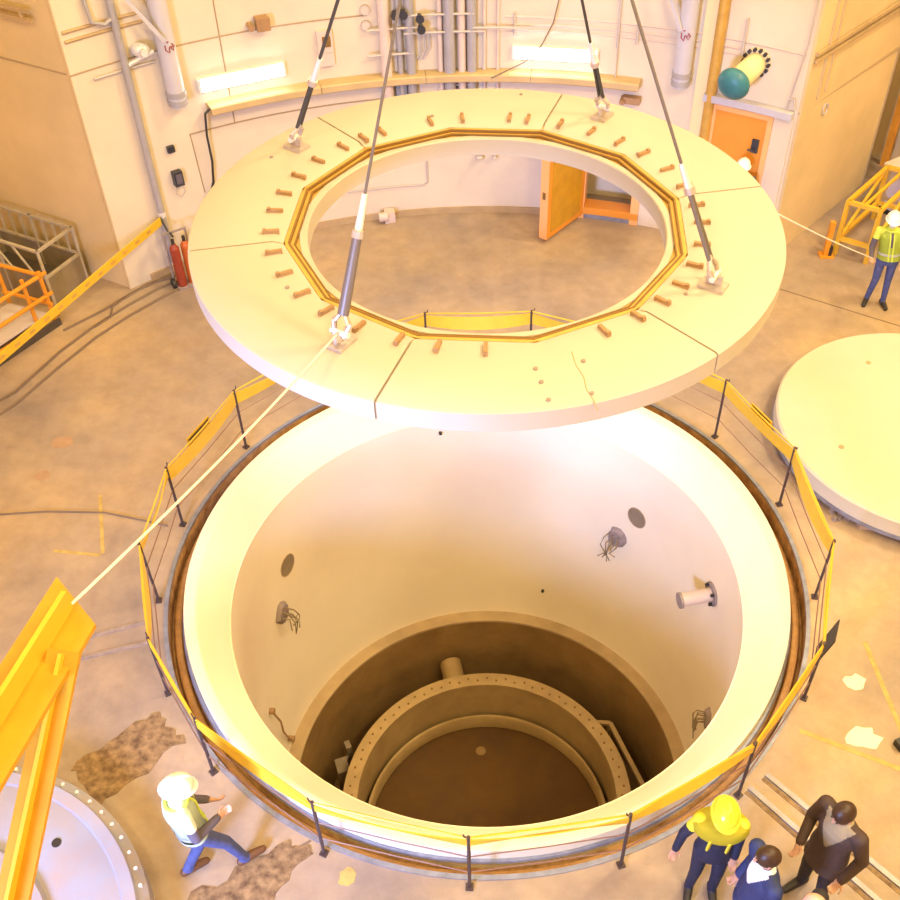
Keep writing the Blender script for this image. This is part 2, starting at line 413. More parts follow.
# ------------------------------------------------------------------ guardrail around the pit
g = thing('pit_barrier', 'yellow tape barrier on dark posts standing around the open pit', 'barrier', (0, 0, 0))
NP = 17; A0 = 9.3; RB = 4.31
PA = [9.3, 31, 53.4, 74.4, 96.6, 118, 139.5, 160.8, 182.4, 203.8, 226, 243, 262.6, 280.4, 302.9, 325, 347]
p0 = pb0 = None
for i, a in enumerate(PA):
    if p0 is None:
        bm = bmesh.new(); cyl(bm, (0, 0, .0), (0, 0, 1.13), .019, n=8); p0 = finish('post', bm, 'post', g, True); p0.location = pol(a, RB)
        q = one('foot_plate', 'post', p0, box, (0, 0, .012), (.08, .08, .024)); q0 = q
        h0 = one('hook', 'post', p0, tube, [(0, 0, 1.08), (.04, 0, 1.13), (.05, 0, 1.17)], .009, 5)
    else:
        o = share(p0, 'post', g, loc=pol(a, RB), rz=-R(a)); share(q0, 'foot_plate', o); share(h0, 'hook', o)
rnd = random.Random(4)
for i in range(NP):
    a, b = pol(PA[i], RB), pol(PA[(i+1) % NP], RB)
    n = 8; bm = bmesh.new(); rows = []
    hh = .20 if i in (0, 16, 1, 15, 2, 3, 14, 13) else .11
    sag = .03 + .05*rnd.random(); tw = (rnd.random()-.5)*.08
    side = Vector((a.x+b.x, a.y+b.y, 0)).normalized()
    for k in range(n+1):
        s = k/n; p = a.lerp(b, s); zt = 1.07 - sag*4*s*(1-s)
        tl = side*(tw*sin(pi*s))
        rows.append([bm.verts.new(p + Vector((0, 0, zt)) + side*.012 + tl), bm.verts.new(p + Vector((0, 0, zt)) - side*.004 + tl),
                     bm.verts.new(p + Vector((0, 0, zt-hh)) - side*.004 - tl), bm.verts.new(p + Vector((0, 0, zt-hh)) + side*.012 - tl)])
    for k in range(n):
        for m_ in range(4): bm.faces.new((rows[k][m_], rows[k][(m_+1) % 4], rows[k+1][(m_+1) % 4], rows[k+1][m_]))
    bm.faces.new(rows[0][::-1]); bm.faces.new(rows[-1])
    finish('tape', bm, 'tape', g)
    one('top_line', 'tape', g, tube, [a + Vector((0, 0, 1.11)), a.lerp(b, .5) + Vector((0, 0, 1.09)), b + Vector((0, 0, 1.11))], .012, 5)
    for z, w in ((.70, .008), (.36, .008)):
        one('wire', 'wire', g, tube, [a + Vector((0, 0, z)), a.lerp(b, .5) + Vector((0, 0, z-.02)), b + Vector((0, 0, z))], w, 4)
def rail_sign(th, z, w, h, lab, m1, marks, tilt=0):
    t = thing('warning_sign', lab, 'sign', pol(th, RB+.03, z), -R(th))
    o = one('plate', m1, t, box, (0, .012, 0), (w, .014, h)); o.rotation_euler = (tilt, 0, 0)
    for (x, zz, ww, h2) in marks:
        q = one('mark', 'dark', t, box, (x, .012, zz), (ww, .022, h2)); q.rotation_euler = (tilt, 0, 0)
    return t
rail_sign(-67.5, .90, .52, .26, 'yellow warning plate with two black bars hung on the barrier tape', 'tape', [(0, .07, .46, .05), (.03, -.08, .40, .045)])
rail_sign(63, .91, .46, .24, 'yellow warning plate with black bar beside the white round plug', 'tape', [(0, .07, .38, .045)])
t = rail_sign(112.5, .60, .34, .62, 'black drooping sign board hung outside the barrier near the pale patches', 'dark', [])
t.rotation_euler = (R(-12), 0, -R(112.5))

# ------------------------------------------------------------------ hoisted ring lid
ZR = 5.37
ring = thing('ring_lid', 'huge cream concrete ring lid hanging on four wire slings above the pit', 'ring lid', (0, 0, 5.12))
def poly12(rv):
    # clockwise-from-Y angle; vertices every 30 degrees with one at 78 (=12 deg above +X)
    return lambda r, th: r if r > 2.2 else r*cos(R(15))/cos(R(((th - 78) % 30) - 15))
Z0 = 5.12
for k in range(6):
    a = 78 + 60*k
    bm = bmesh.new()
    prof = [(2.885, .235), (2.865, .25), (2.10, .25), (2.0, .215), (2.0, .05), (2.89, .05)]
    prof[0] = (2.89, .235)
    n = 40
    rows = []
    g_ = .011
    for i in range(n+1):
        th = a + 60*i/n
        row = []
        for r, z in prof:
            off = math.degrees(g_/r)
            th2 = a + off + (60 - 2*off)*i/n
            rr = r if r > 2.2 else r*cos(R(15))/cos(R(((th2 - 78) % 30) - 15))
            row.append(bm.verts.new(pol(th2, rr, z)))
        rows.append(row)
    for i in range(n):
        for m_ in range(6): bm.faces.new((rows[i][m_], rows[i][(m_+1) % 6], rows[i+1][(m_+1) % 6], rows[i+1][m_]))
    bm.faces.new(rows[0][::-1]); bm.faces.new(rows[-1])
    finish('segment', bm, 'ring_white', ring, smooth=True)
bm = bmesh.new(); revolve(bm, [(1.80, .0), (2.87, .03), (2.87, .215), (1.98, .215), (1.98, .08), (1.80, .08)], 0, 360, 96)
finish('base_plate', bm, 'joint', ring)
for i, (ro, ri, zt) in enumerate(((1.995, 1.945, .215), (1.94, 1.895, .19), (1.89, 1.845, .165))):
    bm = bmesh.new()
    revolve(bm, [(ro, zt), (ri, zt), (ri, .03), (ro, .03)], 78, 438, 96, rfun=poly12(0))
    finish('frame_step', bm, 'gold', ring)
for i, (ro, ri, zt) in enumerate(((1.955, 1.935, .219), (1.90, 1.884, .195))):
    bm = bmesh.new(); revolve(bm, [(ro, zt), (ri, zt), (ri, .1), (ro, .1)], 78, 438, 96, rfun=poly12(0)); finish('frame_gap', bm, 'gold_dark', ring)
bm = bmesh.new(); revolve(bm, [(1.765, .165), (1.775, .175), (1.84, .175), (1.84, -.02), (1.765, -.02)], 0, 360, 96); finish('inner_liner', bm, 'ring_white', ring, True)
# brackets along the inner edge (math angles measured on the lid)
ang = [5.7, 16.3, 26.2, 37.0, 46.6, 56.7, 67.1, 77.4, 83, 97.6, 107.6, 123.5, 130, 137.8, 148.2, 158.2, 168, 177.3, 187.8, 197.8, 208.2, 218.3, 228, 238.5, 249.3, 258.7, 269.7, 298.5, 308.7, 317.7, 326.2, 336, 346, 356.8]
k0 = None
for i, a in enumerate(ang):
    if k0 is None:
        bm = bmesh.new(); box(bm, (0, 0, .0), (.16, .036, .045)); box(bm, (.06, 0, .025), (.03, .036, .02)); k0 = finish('bracket', bm, 'copper', ring); o = k0
    else: o = share(k0, 'bracket', ring)
    o.location = (2.105*cos(R(a)), 2.105*sin(R(a)), .262); o.rotation_euler = (0, 0, R(a))
h0 = None
for x, y in ((.40, -2.35), (.44, -2.52), (.49, -2.74), (.80, -2.25), (.84, -2.66), (1.62, 1.28), (-1.8, -1.2), (1.78, -1.3), (-2.3, 1.2), (.4, 2.7), (-.62, 2.15)):
    if h0 is None: h0 = one('bolt', 'rubble', ring, cyl, (0, 0, -.01), (0, 0, .012), .019, n=8); o = h0
    else: o = share(h0, 'bolt', ring)
    o.location = (x, y, .252)
crack = [(.71, -2.12), (.735, -2.3), (.79, -2.45), (.80, -2.6), (.85, -2.74), (.87, -2.86)]
one('crack', 'joint', ring, tube, [(x, y, .2495) for x, y in crack], .006, 4)
LUG = [145.5, 58.5, -30, -121.5]
apex = Vector((0, 0, 10.5))
lugp = []
names = ['dark sling with short white socket at the lug nearest the black hose', 'dark sling ending in a double strand at the far lug of the ring lid',
         'grey sling with dark lower strands at the lug facing the white round plug', 'grey sling with thick turnbuckle at the lug where the white tag line is tied']
for k, a in enumerate(LUG):
    rr = 2.50 if k < 2 else 2.36
    x, y = rr*cos(R(a)), rr*sin(R(a))
    L_ = bmesh.new(); box(L_, (x, y, .265), (.24, .17, .04), R(a))
    lg = finish('lug', L_, 'shackle', ring)
    one('lug_plate', 'shackle', lg, box, (x, y, .32), (.15, .035, .12), R(a))
    base = Vector((x, y, Z0 + .37)); lugp.append(base)
    d = (apex - base).normalized()
    s = thing('wire_sling', names[k], 'sling', base)
    Lr = (apex - base).length
    P_ = lambda t: d*t
    one('shackle_bow', 'shackle', s, tube, [P_(-.03) + Vector((-.055*sin(R(a)), .055*cos(R(a)), 0)), P_(.09) + Vector((-.075*sin(R(a)), .075*cos(R(a)), 0)), P_(.19),
        P_(.09) - Vector((-.075*sin(R(a)), .075*cos(R(a)), 0)), P_(-.03) - Vector((-.055*sin(R(a)), .055*cos(R(a)), 0))], .026, 8, smooth=True)
    one('pin', 'fitting', s, cyl, Vector((-.09*sin(R(a)), .09*cos(R(a)), 0)), -Vector((-.09*sin(R(a)), .09*cos(R(a)), 0)), .028, n=8)
    side = Vector((-sin(R(a)), cos(R(a)), 0))*.03
    t1 = (.80, .70, .84, .85)[k]; t2 = t1 + (.30, .30, .24, .32)[k]
    if k == 3:
        one('turnbuckle', 'rope_grey', s, cyl, P_(.16), P_(t1), .05, .04, n=10, smooth=True)
    else:
        for sg in (-1, 1): one('strand', 'rope_dark' if k != 2 else 'rope_grey', s, cyl, P_(.15) + side*sg*.8, P_(t1) + side*sg*.5, .02, n=6)
    one('socket', 'fitting', s, cyl, P_(t1-.03), P_(t2), .036, .026, n=10, smooth=True)
    one('socket_ring', 'shackle', s, cyl, P_(t1-.04), P_(t1+.02), .05, n=10)
    one('rope', 'rope_dark' if k < 2 else 'rope_grey', s, cyl, P_(t2-.02), P_(Lr), .017 if k < 2 else .014, n=6, smooth=True)
t = thing('crane_hook', 'steel crane hook block above the ring lid where the slings meet', 'hook', (0, 0, 10.5))
one('block', 'yellow', t, cyl, (0, 0, .1), (0, 0, .7), .3, .34, n=20, smooth=True); one('hook', 'rope_grey', t, cyl, (0, 0, -.1), (0, 0, .12), .14, n=14)
for x in (-.15, .15): one('cable', 'rope_dark', t, cyl, (x, 0, .68), (x, 0, 10.4), .02, n=6)
# tag lines
def rope(name, lab, pts, r, m, cat='rope'):
    return tag(one(name, m, None, tube, pts, r, 6, smooth=True), lab, cat)
def hang(a, b, sag, n=12):
    a, b = Vector(a), Vector(b); return [a.lerp(b, i/n) - Vector((0, 0, sag*4*(i/n)*(1-i/n))) for i in range(n+1)]
rope('tag_line', 'white tag line running from the ring lid down to the yellow jib', hang(lugp[3] + Vector((-.02, -.02, .0)), (-2.165, -5.64, 6.492), .05), .009, 'tagrope')

# ------------------------------------------------------------------ second plug on the floor, pale flange, jib
pl = thing('round_plug', 'cream round concrete plug lying on blocks beside the pit barrier', 'plug', (6.52, 2.40, .12))
bm = bmesh.new(); revolve(bm, [(.01, .32), (2.17, .32), (2.20, .29), (2.20, 0), (.01, 0)], 0, 360, 96); finish('slab', bm, 'plug_white', pl, True)
for a in (200, 285, 20, 110): 
    one('lift_socket', 'ledge_tan', pl, cyl, (1.5*cos(R(a)), 1.5*sin(R(a)), .31), (1.5*cos(R(a)), 1.5*sin(R(a)), .328), .04, n=12)
one('lift_socket', 'ledge_tan', pl, cyl, (0, 0, .31), (0, 0, .335), .1, n=12)
one('skirt', 'steel_blue', pl, lambda bm: revolve(bm, [(2.19, .06), (2.212, .06), (2.212, 0), (2.19, 0)], 0, 360, 96))
for i, (x, y, lb) in enumerate(((5.28, .78, 'pale wooden block under the edge of the round plug, near the rubble'), (4.75, 2.9, 'wooden block under the plug edge next to the pit barrier'), (8.0, 3.2, 'wooden block under the far side of the round plug'), (6.6, 4.1, 'wooden block under the plug edge facing the back wall'))):
    tag(one('timber_block', 'wood', None, box, (x, y, .06), (.24, .2, .12), .3*i), lb, 'block')
rb = bmesh.new(); rnd = random.Random(2)
for i in range(26):
    x = 4.86 + rnd.random()*.32; y = .86 + rnd.random()*.35; s = .03 + rnd.random()*.05
    box(rb, (x, y, s*.45), (s*1.3, s, s), rnd.random()*3)
o = tag(finish('rubble_pile', rb, 'rubble'), 'heap of grey brown rubble beside the round plug', 'rubble'); o['kind'] = 'stuff'

fp = thing('pale_flange', 'pale lilac steel flange ring lying on the floor under the yellow jib', 'flange', (-5.56, -5.42, 0))
bm = bmesh.new(); revolve(bm, [(1.22, .34), (1.3, .40), (2.22, .40), (2.34, .33), (2.34, 0), (1.22, 0)], 0, 360, 96); finish('ring_body', bm, 'flange_pale', fp, True)
bm = bmesh.new(); revolve(bm, [(2.08, .40), (2.10, .43), (2.22, .43), (2.24, .40)], 0, 360, 96); finish('rim_bead', bm, 'flange_pale', fp, True)
bm = bmesh.new(); revolve(bm, [(1.22, .40), (1.24, .47), (1.40, .47), (1.44, .40)], 0, 360, 96); finish('inner_bead', bm, 'flange_pale', fp, True)
s0 = None
for i in range(72):
    p = pol(i*5, 2.28, .37)
    if s0 is None: s0 = one('stud', 'fitting', fp, cyl, (0, 0, -.02), (0, 0, .025), .022, n=6); s0.location = p
    else: share(s0, 'stud', fp, loc=p)
for a in (38, 130, 220, 310): one('bolt_hole', 'dark', fp, cyl, pol(a, 1.78, .39), pol(a, 1.78, .41), .05, n=12)

jb = thing('jib_crane', 'yellow steel jib beam with knee brace reaching over the pale flange', 'crane', (-2.9, -8.75, 0))
J0 = Vector((-2.9, -8.75, 0))
dv = Vector((-.2, -.98, 0)).normalized(); pv = Vector((.98, -.2, 0)).normalized()
tip = Vector((-2.19, -5.58, 6.5)); back = tip + dv*3.25
bm = bmesh.new()
ll, rr_ = Vector((-2.30, -5.45, 0)), Vector((-2.01, -5.76, 0))
for q0_, q1_ in ((6.455, 6.485),):
    pts = [ll, rr_, rr_ + dv*3.0, ll + dv*3.3]
    poly_prism(bm, [(p.x - J0.x, p.y - J0.y) for p in pts], q0_, q1_)
finish('flange_plate', bm, 'beam_yellow', jb)
bm = bmesh.new(); c = (ll + rr_)/2
bar(bm, c + Vector((0, 0, 6.55)) - J0 + dv*.05, c + dv*3.1 + Vector((0, 0, 6.55)) - J0, .028, .14); finish('web', bm, 'yellow', jb)
bm = bmesh.new(); a_ = Vector((-2.13, -6.1, 6.42)) - J0 + dv*-.15; 
e_ = a_ + dv*2.45 + Vector((0, 0, -.7*2.6)); bar(bm, a_ + Vector((0, 0, .1)), e_, .17, .025); finish('brace_flange', bm, 'beam_yellow', jb)
bm = bmesh.new(); bar(bm, a_ + Vector((0, 0, .08)), e_ + Vector((0, 0, .06)), .022, .12); finish('brace_web', bm, 'yellow', jb)
one('column', 'beam_yellow', jb, box, (0, 0, 3.3), (.3, .3, 6.6)); one('base_plate', 'beam_yellow', jb, box, (0, 0, .02), (.6, .6, .04))

# ------------------------------------------------------------------ things on the curved wall
def wallbox(bm, a0, a1, z0, z1, r0, r1): revolve(bm, [(r0, z0), (r0, z1), (r1, z1), (r1, z0)], a0, a1, max(2, int(abs(a1-a0)/1.5)))
for a0, a1, lb in ((-32.0, -22.6, 'bright fluorescent lamp on the curved wall above the black hose'), (2.9, 12.3, 'bright fluorescent lamp on the curved wall crossed by a slack cord')):
    t = thing('fluorescent_lamp', lb, 'lamp', pol((a0+a1)/2, RW, 3.12), -R((a0+a1)/2))
    hw = RW*sin(R((a1-a0)/2))
    one('housing', 'lamp_body', t, box, (0, -.03, .1), (2*hw+.04, .14, .22))
    one('tube', 'lamp_tube', t, box, (0, -.115, .09), (2*hw-.06, .04, .17))
    for s in (-1, 1): one('end_cap', 'lamp_body', t, box, (s*(hw-.01), -.115, .09), (.04, .06, .2))
t = thing('wall_duct', 'tan rectangular duct curving along the wall under the lamps', 'duct', pol(-7, RW, 2.78))
T0 = pol(-7, RW, 2.78)
for (a0, a1) in ((-31.6, -19), (-19, -7), (-7, 5), (5, 17.4)):
    bm = bmesh.new(); revolve(bm, [(RW-.27, 2.76), (RW-.29, 2.78), (RW-.29, 2.88), (RW-.27, 2.90), (RW+.02, 2.90), (RW+.02, 2.76)], a0+.03, a1-.03, 12)
    o = finish('duct_section', bm, 'duct', t, True); o.location = -T0
t_ = t
def vpipe(name, lab, th, z0, z1, r, m, rad=None, bands=(), cat='pipe', group=None):
    rad = rad or RW - r - .03
    p = pol(th, rad, z0); t = thing(name, lab, cat, p, -R(th), group)
    one('pipe', m, t, cyl, (0, 0, 0), (0, 0, z1-z0), r, n=16, smooth=True)
    for zb, mm in bands: one('band', mm, t, cyl, (0, 0, zb-z0-.045), (0, 0, zb-z0+.045), r*1.1, n=16, smooth=True)
    for zc in (z0+.3*(z1-z0), z0+.75*(z1-z0)): one('wall_clamp', 'pipe_grey', t, box, (0, .5*(RW-rad), zc-z0), (.05, RW-rad, .05))
    return t
def red_marks(t, r):
    # the red hand-painted sign on the big pipes: a hooked loop and a stroke, facing the hall
    z = 0
    for i, pts in enumerate(([(-.06, .10), (-.06, .02), (-.01, -.02), (.0, .06), (.03, .07)], [(.05, .11), (.09, .06), (.06, .0), (.03, .04), (.06, .07)], [(-.03, .14), (.0, .15)])):
        one('red_mark', 'red_mark', t, tube, [(x, -sqrt(max(.0001, r*r-x*x))-.004, t['zm']+zz) for x, zz in pts], .012, 5)
t = vpipe('white_riser', 'fat white riser pipe with red mark between downpipe and lamp', -34.8, 3.05, 6.5, .15, 'pipe_white', bands=((3.12, 'pipe_grey'), (3.26, 'pipe_grey')))
t['zm'] = .95; red_marks(t, .15); del t['zm']
t = vpipe('white_riser', 'fat white riser pipe with red mark beside the golden channel', 21.9, 2.95, 6.5, .15, 'pipe_white', bands=((3.02, 'pipe_grey'), (3.16, 'pipe_grey')))
t['zm'] = .85; red_marks(t, .15); del t['zm']
vpipe('grey_downpipe', 'long grey downpipe on the curved wall above the gas bottles', -39.2, .25, 6.5, .06, 'pipe_grey', rad=RW-.10, bands=((1.22, 'fitting'), (4.5, 'pipe_grey')))
bm = bmesh.new(); tube(bm, [pol(-41.6, RW-.05, 5.1), pol(-41.4, RW-.08, 4.62), pol(-40.2, RW-.1, 4.55), pol(-39.3, RW-.1, 4.62)], .035, 8)
tag(finish('pipe_elbow', bm, 'pipe_grey', smooth=True), 'small bent branch pipe at the top of the grey downpipe', 'pipe')
for a, b, lb in ((pol(-38.2, RW-.3, 4.95), pol(-35.3, RW-.38, 4.2), 'slanted pale strut leaning onto the riser beside the downpipe'), (pol(19.0, RW-.3, 4.75), pol(21.4, RW-.36, 3.95), 'slanted pale strut leaning onto the riser beside the golden channel')):
    tag(one('pipe_strut', 'pipe_white', None, bar, a, b, .06, .06), lb, 'strut')
tag(one('valve_body', 'fitting', None, lambda bm: (ellipsoid(bm, pol(-37.4, RW-.12, 4.05), (.16, .11, .11)), cyl(bm, pol(-37.4, RW, 4.05), pol(-37.4, RW-.3, 4.05), .06), cyl(bm, pol(-39.2, RW-.1, 3.85), pol(-36.1, RW-.12, 3.98), .04)), smooth=True), 'pale round valve body between the downpipe and a white riser', 'valve')
tag(one('cross_pipe', 'conduit', None, lambda bm: tube(bm, arc_pts(-42.5, -36, RW-.04, 3.78, 6), .022)), 'thin conduit crossing below the pale valve body', 'conduit')
# pipe cluster in the middle
cl = [(-11.3, .10, 'pipe_pink'), (-9.7, .055, 'pipe_grey'), (-8.5, .085, 'pipe_grey'), (-5.2, .05, 'pipe_pink'), (-4.2, .10, 'pipe_grey'), (-2.8, .07, 'pipe_pink'), (-1.7, .085, 'pipe_grey'), (-.3, .03, 'pipe_pink'), (1.2, .03, 'pipe_pink')]
lbs = ['pink fat vertical pipe at the gauge side of the pipe cluster', 'thin grey vertical pipe next to the pink fat pipe', 'grey vertical pipe behind the sling in the pipe cluster', 'thin pink vertical pipe in the middle of the pipe cluster',
       'fattest grey vertical pipe of the wall pipe cluster', 'pink vertical pipe between two grey pipes', 'grey vertical pipe at the lamp side of the pipe cluster', 'slim pink conduit between pipe cluster and lamp, nearer the pipes', 'slim pink conduit between pipe cluster and lamp, nearer the lamp']
for (th, r, m), lb in zip(cl, lbs): vpipe('wall_pipe', lb, th, 2.30, 6.5, r, m, rad=RW-r-.02, group='vertical pipes of the wall cluster')
for i, (a0, a1, z, lb) in enumerate(((-13.3, -7.8, 3.72, 'thin horizontal conduit from the gauges across the pink fat pipe'), (-9.2, -1.4, 3.92, 'upper horizontal conduit between the pipe pairs'), (-9.2, -.2, 3.62, 'long horizontal conduit below the black valves'), (-13.4, -8.2, 3.28, 'low horizontal conduit over the pink fat pipe'), (-1.6, 4.8, 3.68, 'horizontal conduit running from the pipe cluster to the lamp'))):
    tag(one('conduit', 'conduit', None, tube, arc_pts(a0, a1, RW-.17, z, 8), .02, smooth=True), lb, 'conduit')
bm = bmesh.new()
for th in (-7.3, -6.8, -6.3): tube(bm, [pol(th, RW-.04, 3.6), pol(th, RW-.04, 3.25+.1*(th+7)), pol(th-.8, RW-.04, 3.1)], .02)
tag(finish('conduit_bend', bm, 'conduit', smooth=True), 'bundle of bent conduits between the two pipe pairs', 'conduit')
for th, z, lb in ((-10.1, 3.98, 'small black valve on the thin grey pipe'), (-9.2, 3.98, 'small black valve beside the grey sling'), (-7.4, 3.9, 'upper black valve on the horizontal conduits'), (-7.3, 3.72, 'lower black valve on the horizontal conduits')):
    tag(one('pipe_valve', 'black_box', None, lambda bm: (cyl(bm, pol(th, RW-.14, z), pol(th, RW-.28, z), .05, n=10), cyl(bm, pol(th, RW-.28, z), pol(th, RW-.31, z), .075, n=10)), smooth=True), lb, 'valve')
for z, lb in ((4.02, 'upper round pressure gauge on the wall'), (3.76, 'lower round pressure gauge on the wall')):
    t = thing('pressure_gauge', lb, 'gauge', pol(-13.2, RW, z), R(13.2)); one('case', 'conduit', t, cyl, (0, .01, 0), (0, -.06, 0), .085, n=16); one('dial', 'pipe_pink', t, cyl, (0, -.055, 0), (0, -.068, 0), .068, n=16)
t = thing('wall_cabinet', 'small pinkish wall cabinet with dark window beside the gauges', 'cabinet', pol(-17.8, RW, 3.16), R(17.8))
one('body', 'pipe_pink', t, box, (0, -.04, .3), (.26, .1, .6)); one('window', 'gold_dark', t, box, (.02, -.09, .42), (.14, .02, .18)); one('door_line', 'conduit', t, box, (0, -.092, .24), (.24, .012, .015))
bm = bmesh.new(); box(bm, pol(16.6, RW-.08, 2.52), (.3, .14, .12), -R(16.6)); cyl(bm, pol(15.6, RW, 2.52), pol(15.6, RW-.2, 2.5), .05)
tag(finish('wall_bracket', bm, 'copper'), 'small brown bracket on the wall below the end of the duct', 'bracket')
bm = bmesh.new(); box(bm, pol(-24.3, RW-.12, 4.05), (.22, .2, .2), R(24)); cyl(bm, pol(-25.6, RW, 4.02), pol(-25.6, RW-.2, 4.02), .05)
tag(finish('wall_bracket', bm, 'copper'), 'brown bracket box high on the wall above a lamp', 'bracket')
# conduit triple band on the right half, trays on the left flank
for z, lb in ((3.56, 'lowest of three thin conduits above the cord crossed lamp'), (3.66, 'middle of three thin conduits above the cord crossed lamp'), (3.76, 'topmost of three thin conduits above the cord crossed lamp')):
    tag(one('conduit_run', 'pipe_pink', None, tube, arc_pts(2.0, 34.5 if z > 3.7 else 27.5, RW-.006, z + (.02 if z < 3.7 else .05), 20), .018, smooth=True), lb, 'conduit')
for th, z0, z1, lb in ((3.0, 3.5, 3.9, 'short clip rail on the conduits beside the cord crossed lamp'), (14.4, 3.4, 4.5, 'thin hanging rod between lamp and white riser'), (27.9, 3.6, 4.2, 'short vertical bracket above the teal capped pipe'), (16.5, 3.5, 3.85, 'short clip rail on the conduits beside the marked riser')):
    tag(one('wall_rod', 'conduit', None, cyl, pol(th, RW-.05, z0), pol(th, RW-.05, z1), .022, n=8), lb, 'rod')
rope('drop_rod', 'thin rod dropping to the end of the duct beside the lamp', [pol(14.4, RW-.03, 4.5), pol(14.5, RW-.1, 2.9)], .012, 'conduit', 'rod')
rope('slack_cord', 'thin slack cord crossing in front of a lamp', [pol(8.2, RW-.15, 4.5), pol(7.3, RW-.18, 3.8), pol(6.1, RW-.18, 3.4), pol(4.2, RW-.2, 3.1), pol(.5, RW-.30, 2.85)], .012, 'cable', 'cord')
t = thing('cable_tray', 'brown cable tray high on the shaded flank wall', 'tray', (-6.5, 6.42, 4.72))
for dz in (0, .14): one('side_rail', 'ledge_tan', t, bar, (-.25, .10, dz), (-3.2, 1.62, dz), .04, .06)
for i in range(7): one('rung', 'ledge_tan', t, bar, (-.4-.4*i, .175+.206*i, -.02), (-.4-.4*i, .175+.206*i, .16), .05, .03)
t = thing('cable_tray', 'brown cable tray running along the curved wall behind the downpipe', 'tray', pol(-40, RW, 4.5))
o = one('side_rail', 'ledge_tan', t, lambda bm: (tube(bm, arc_pts(-44.3, -36.3, RW-.004, 4.42, 8), .03), tube(bm, arc_pts(-44.3, -36.3, RW-.004, 4.56, 8), .03))); o.location = -pol(-40, RW, 4.5)
t = thing('cable_tray', 'tan cable tray on the amber flank wall above the joint line', 'tray', (5.3, 7.5, 3.72))
o = one('side_rail', 'ledge_tan', t, lambda bm: [bar(bm, (5.28, 7.40, z), (7.6, 9.99, z), .05, .06) for z in (3.72, 3.84)]); o.location = (-5.3, -7.5, -3.72)
bm = bmesh.new(); tube(bm, [(5.55, 7.74, 6), (5.55, 7.74, 3.88)], .03, 8); tube(bm, [(5.72, 7.93, 6), (5.72, 7.93, 3.88)], .022, 8); tube(bm, [(5.55, 7.74, 3.68), (5.55, 7.74, 2.95)], .03, 8); tube(bm, [(5.72, 7.93, 3.68), (5.72, 7.93, 3.0)], .022, 8)
tag(finish('flank_conduit', bm, 'duct', smooth=True), 'pair of vertical conduits on the amber flank wall', 'conduit')
bm = bmesh.new(); tube(bm, [pol(33.6, RW-.04, 2.88), pol(33.8, RW-.04, 3.05), pol(34.3, RW-.05, 3.08), pol(34.6, RW-.05, 2.9)], .02, 6); tube(bm, [pol(33.8, RW-.03, 3.05), pol(34.5, RW-.03, 4.0), pol(34.6, RW-.03, 6)], .014, 6)
tag(finish('cable_loop', bm, 'conduit', smooth=True), 'looped conduit on the corner above the pale lintel', 'conduit')
tag(one('wall_ring', 'conduit', None, tube, [(5.83+.06*cos(a), 8.04+.06*cos(a), 2.62+.1*sin(a)) for a in [2*pi*i/12 for i in range(12)]], .014, 5, True), 'small round outlet ring on the amber flank wall', 'ring')
vpipe('yellow_column', 'golden vertical channel between white riser and closed orange door', 25.3, 2.0, 6.5, .09, 'gold', rad=RW-.08)
bm = bmesh.new(); wallbox(bm, 23.4, 24.9, 1.6, 6.5, RW-.04, RW+.02); struct(finish('trim_9', bm, 'cream_pipe'), 'pale yellow vertical strip beside the white riser')
# teal capped penetration
t = thing('capped_pipe', 'wall pipe with teal dished cap and black bolted flange above the orange door', 'pipe', pol(29.5, RW, 3.5), -R(29.5))
one('sleeve', 'cream_pipe', t, cyl, (0, .02, 0), (-.1, -.62, -.09), .19, n=20, smooth=True)
one('wall_flange', 'cream_pipe', t, cyl, (0, .02, .02), (0, -.04, .02), .235, n=24)
for i in range(14):
    a = 2*pi*i/14; one('flange_bolt', 'dark', t, cyl, (.215*cos(a), -.03, .02+.215*sin(a)), (.215*cos(a), -.085, .02+.215*sin(a)), .034, n=6)
bm = bmesh.new(); q = Matrix.Rotation(R(-8), 3, 'Z') @ Matrix.Rotation(R(18), 3, 'X'); ellipsoid(bm, (-.12, -.72, -.10), (.275, .19, .275), q, 24, 14); finish('dished_cap', bm, 'teal', t, True)
one('cap_knob', 'teal', t, cyl, (-.12, -.80, -.12), (-.125, -.87, -.14), .04, n=10)
# doors
t = thing('door_1', 'closed orange steel door under the pale lintel', 'door', pol(29.1, RW, 0), -R(29.1)); t['kind'] = 'structure'; del t['category']
one('panel', 'door', t, box, (0, -.045, 1.34), (.92, .06, 2.62)); 
for s in (-1, 1): one('frame_side', 'door_edge', t, box, (s*.50, -.05, 1.35), (.09, .10, 2.7))
one('frame_top', 'door_edge', t, box, (0, -.05, 2.66), (.92, .10, .09)); one('lock_plate', 'black_box', t, box, (.32, -.09, 2.12), (.12, .05, .24)); one('handle', 'black_box', t, tube, [(.32, -.1, 2.06), (.32, -.17, 2.06), (.22, -.17, 2.06)], .016, 6)
t = thing('door_2', 'thick orange steel door standing open to a tan recess', 'door', pol(11.4, RW-.02, 0)); t['kind'] = 'structure'; del t['category']
hx = pol(11.4, RW-.02, 0); e1 = Vector((1.05, 7.93, 0)); u_ = (e1 - hx); L1 = u_.length; rz = atan2(u_.y, u_.x)
lf = one('leaf', 'door', t, box, (L1/2, 0, 1.11), (L1, .17, 2.02)); lf.rotation_euler = (0, 0, rz)
o = one('leaf_edge', 'door_edge', lf, box, (L1+.004, 0, 1.11), (.012, .172, 2.02)); o = one('leaf_latch', 'gold_dark', lf, box, (L1+.012, 0, 1.0), (.02, .06, .14))
o = one('leaf_panel', 'beam_yellow', lf, box, (L1/2, .086, 1.11), (L1-.22, .014, 1.8))
th0 = 15.0
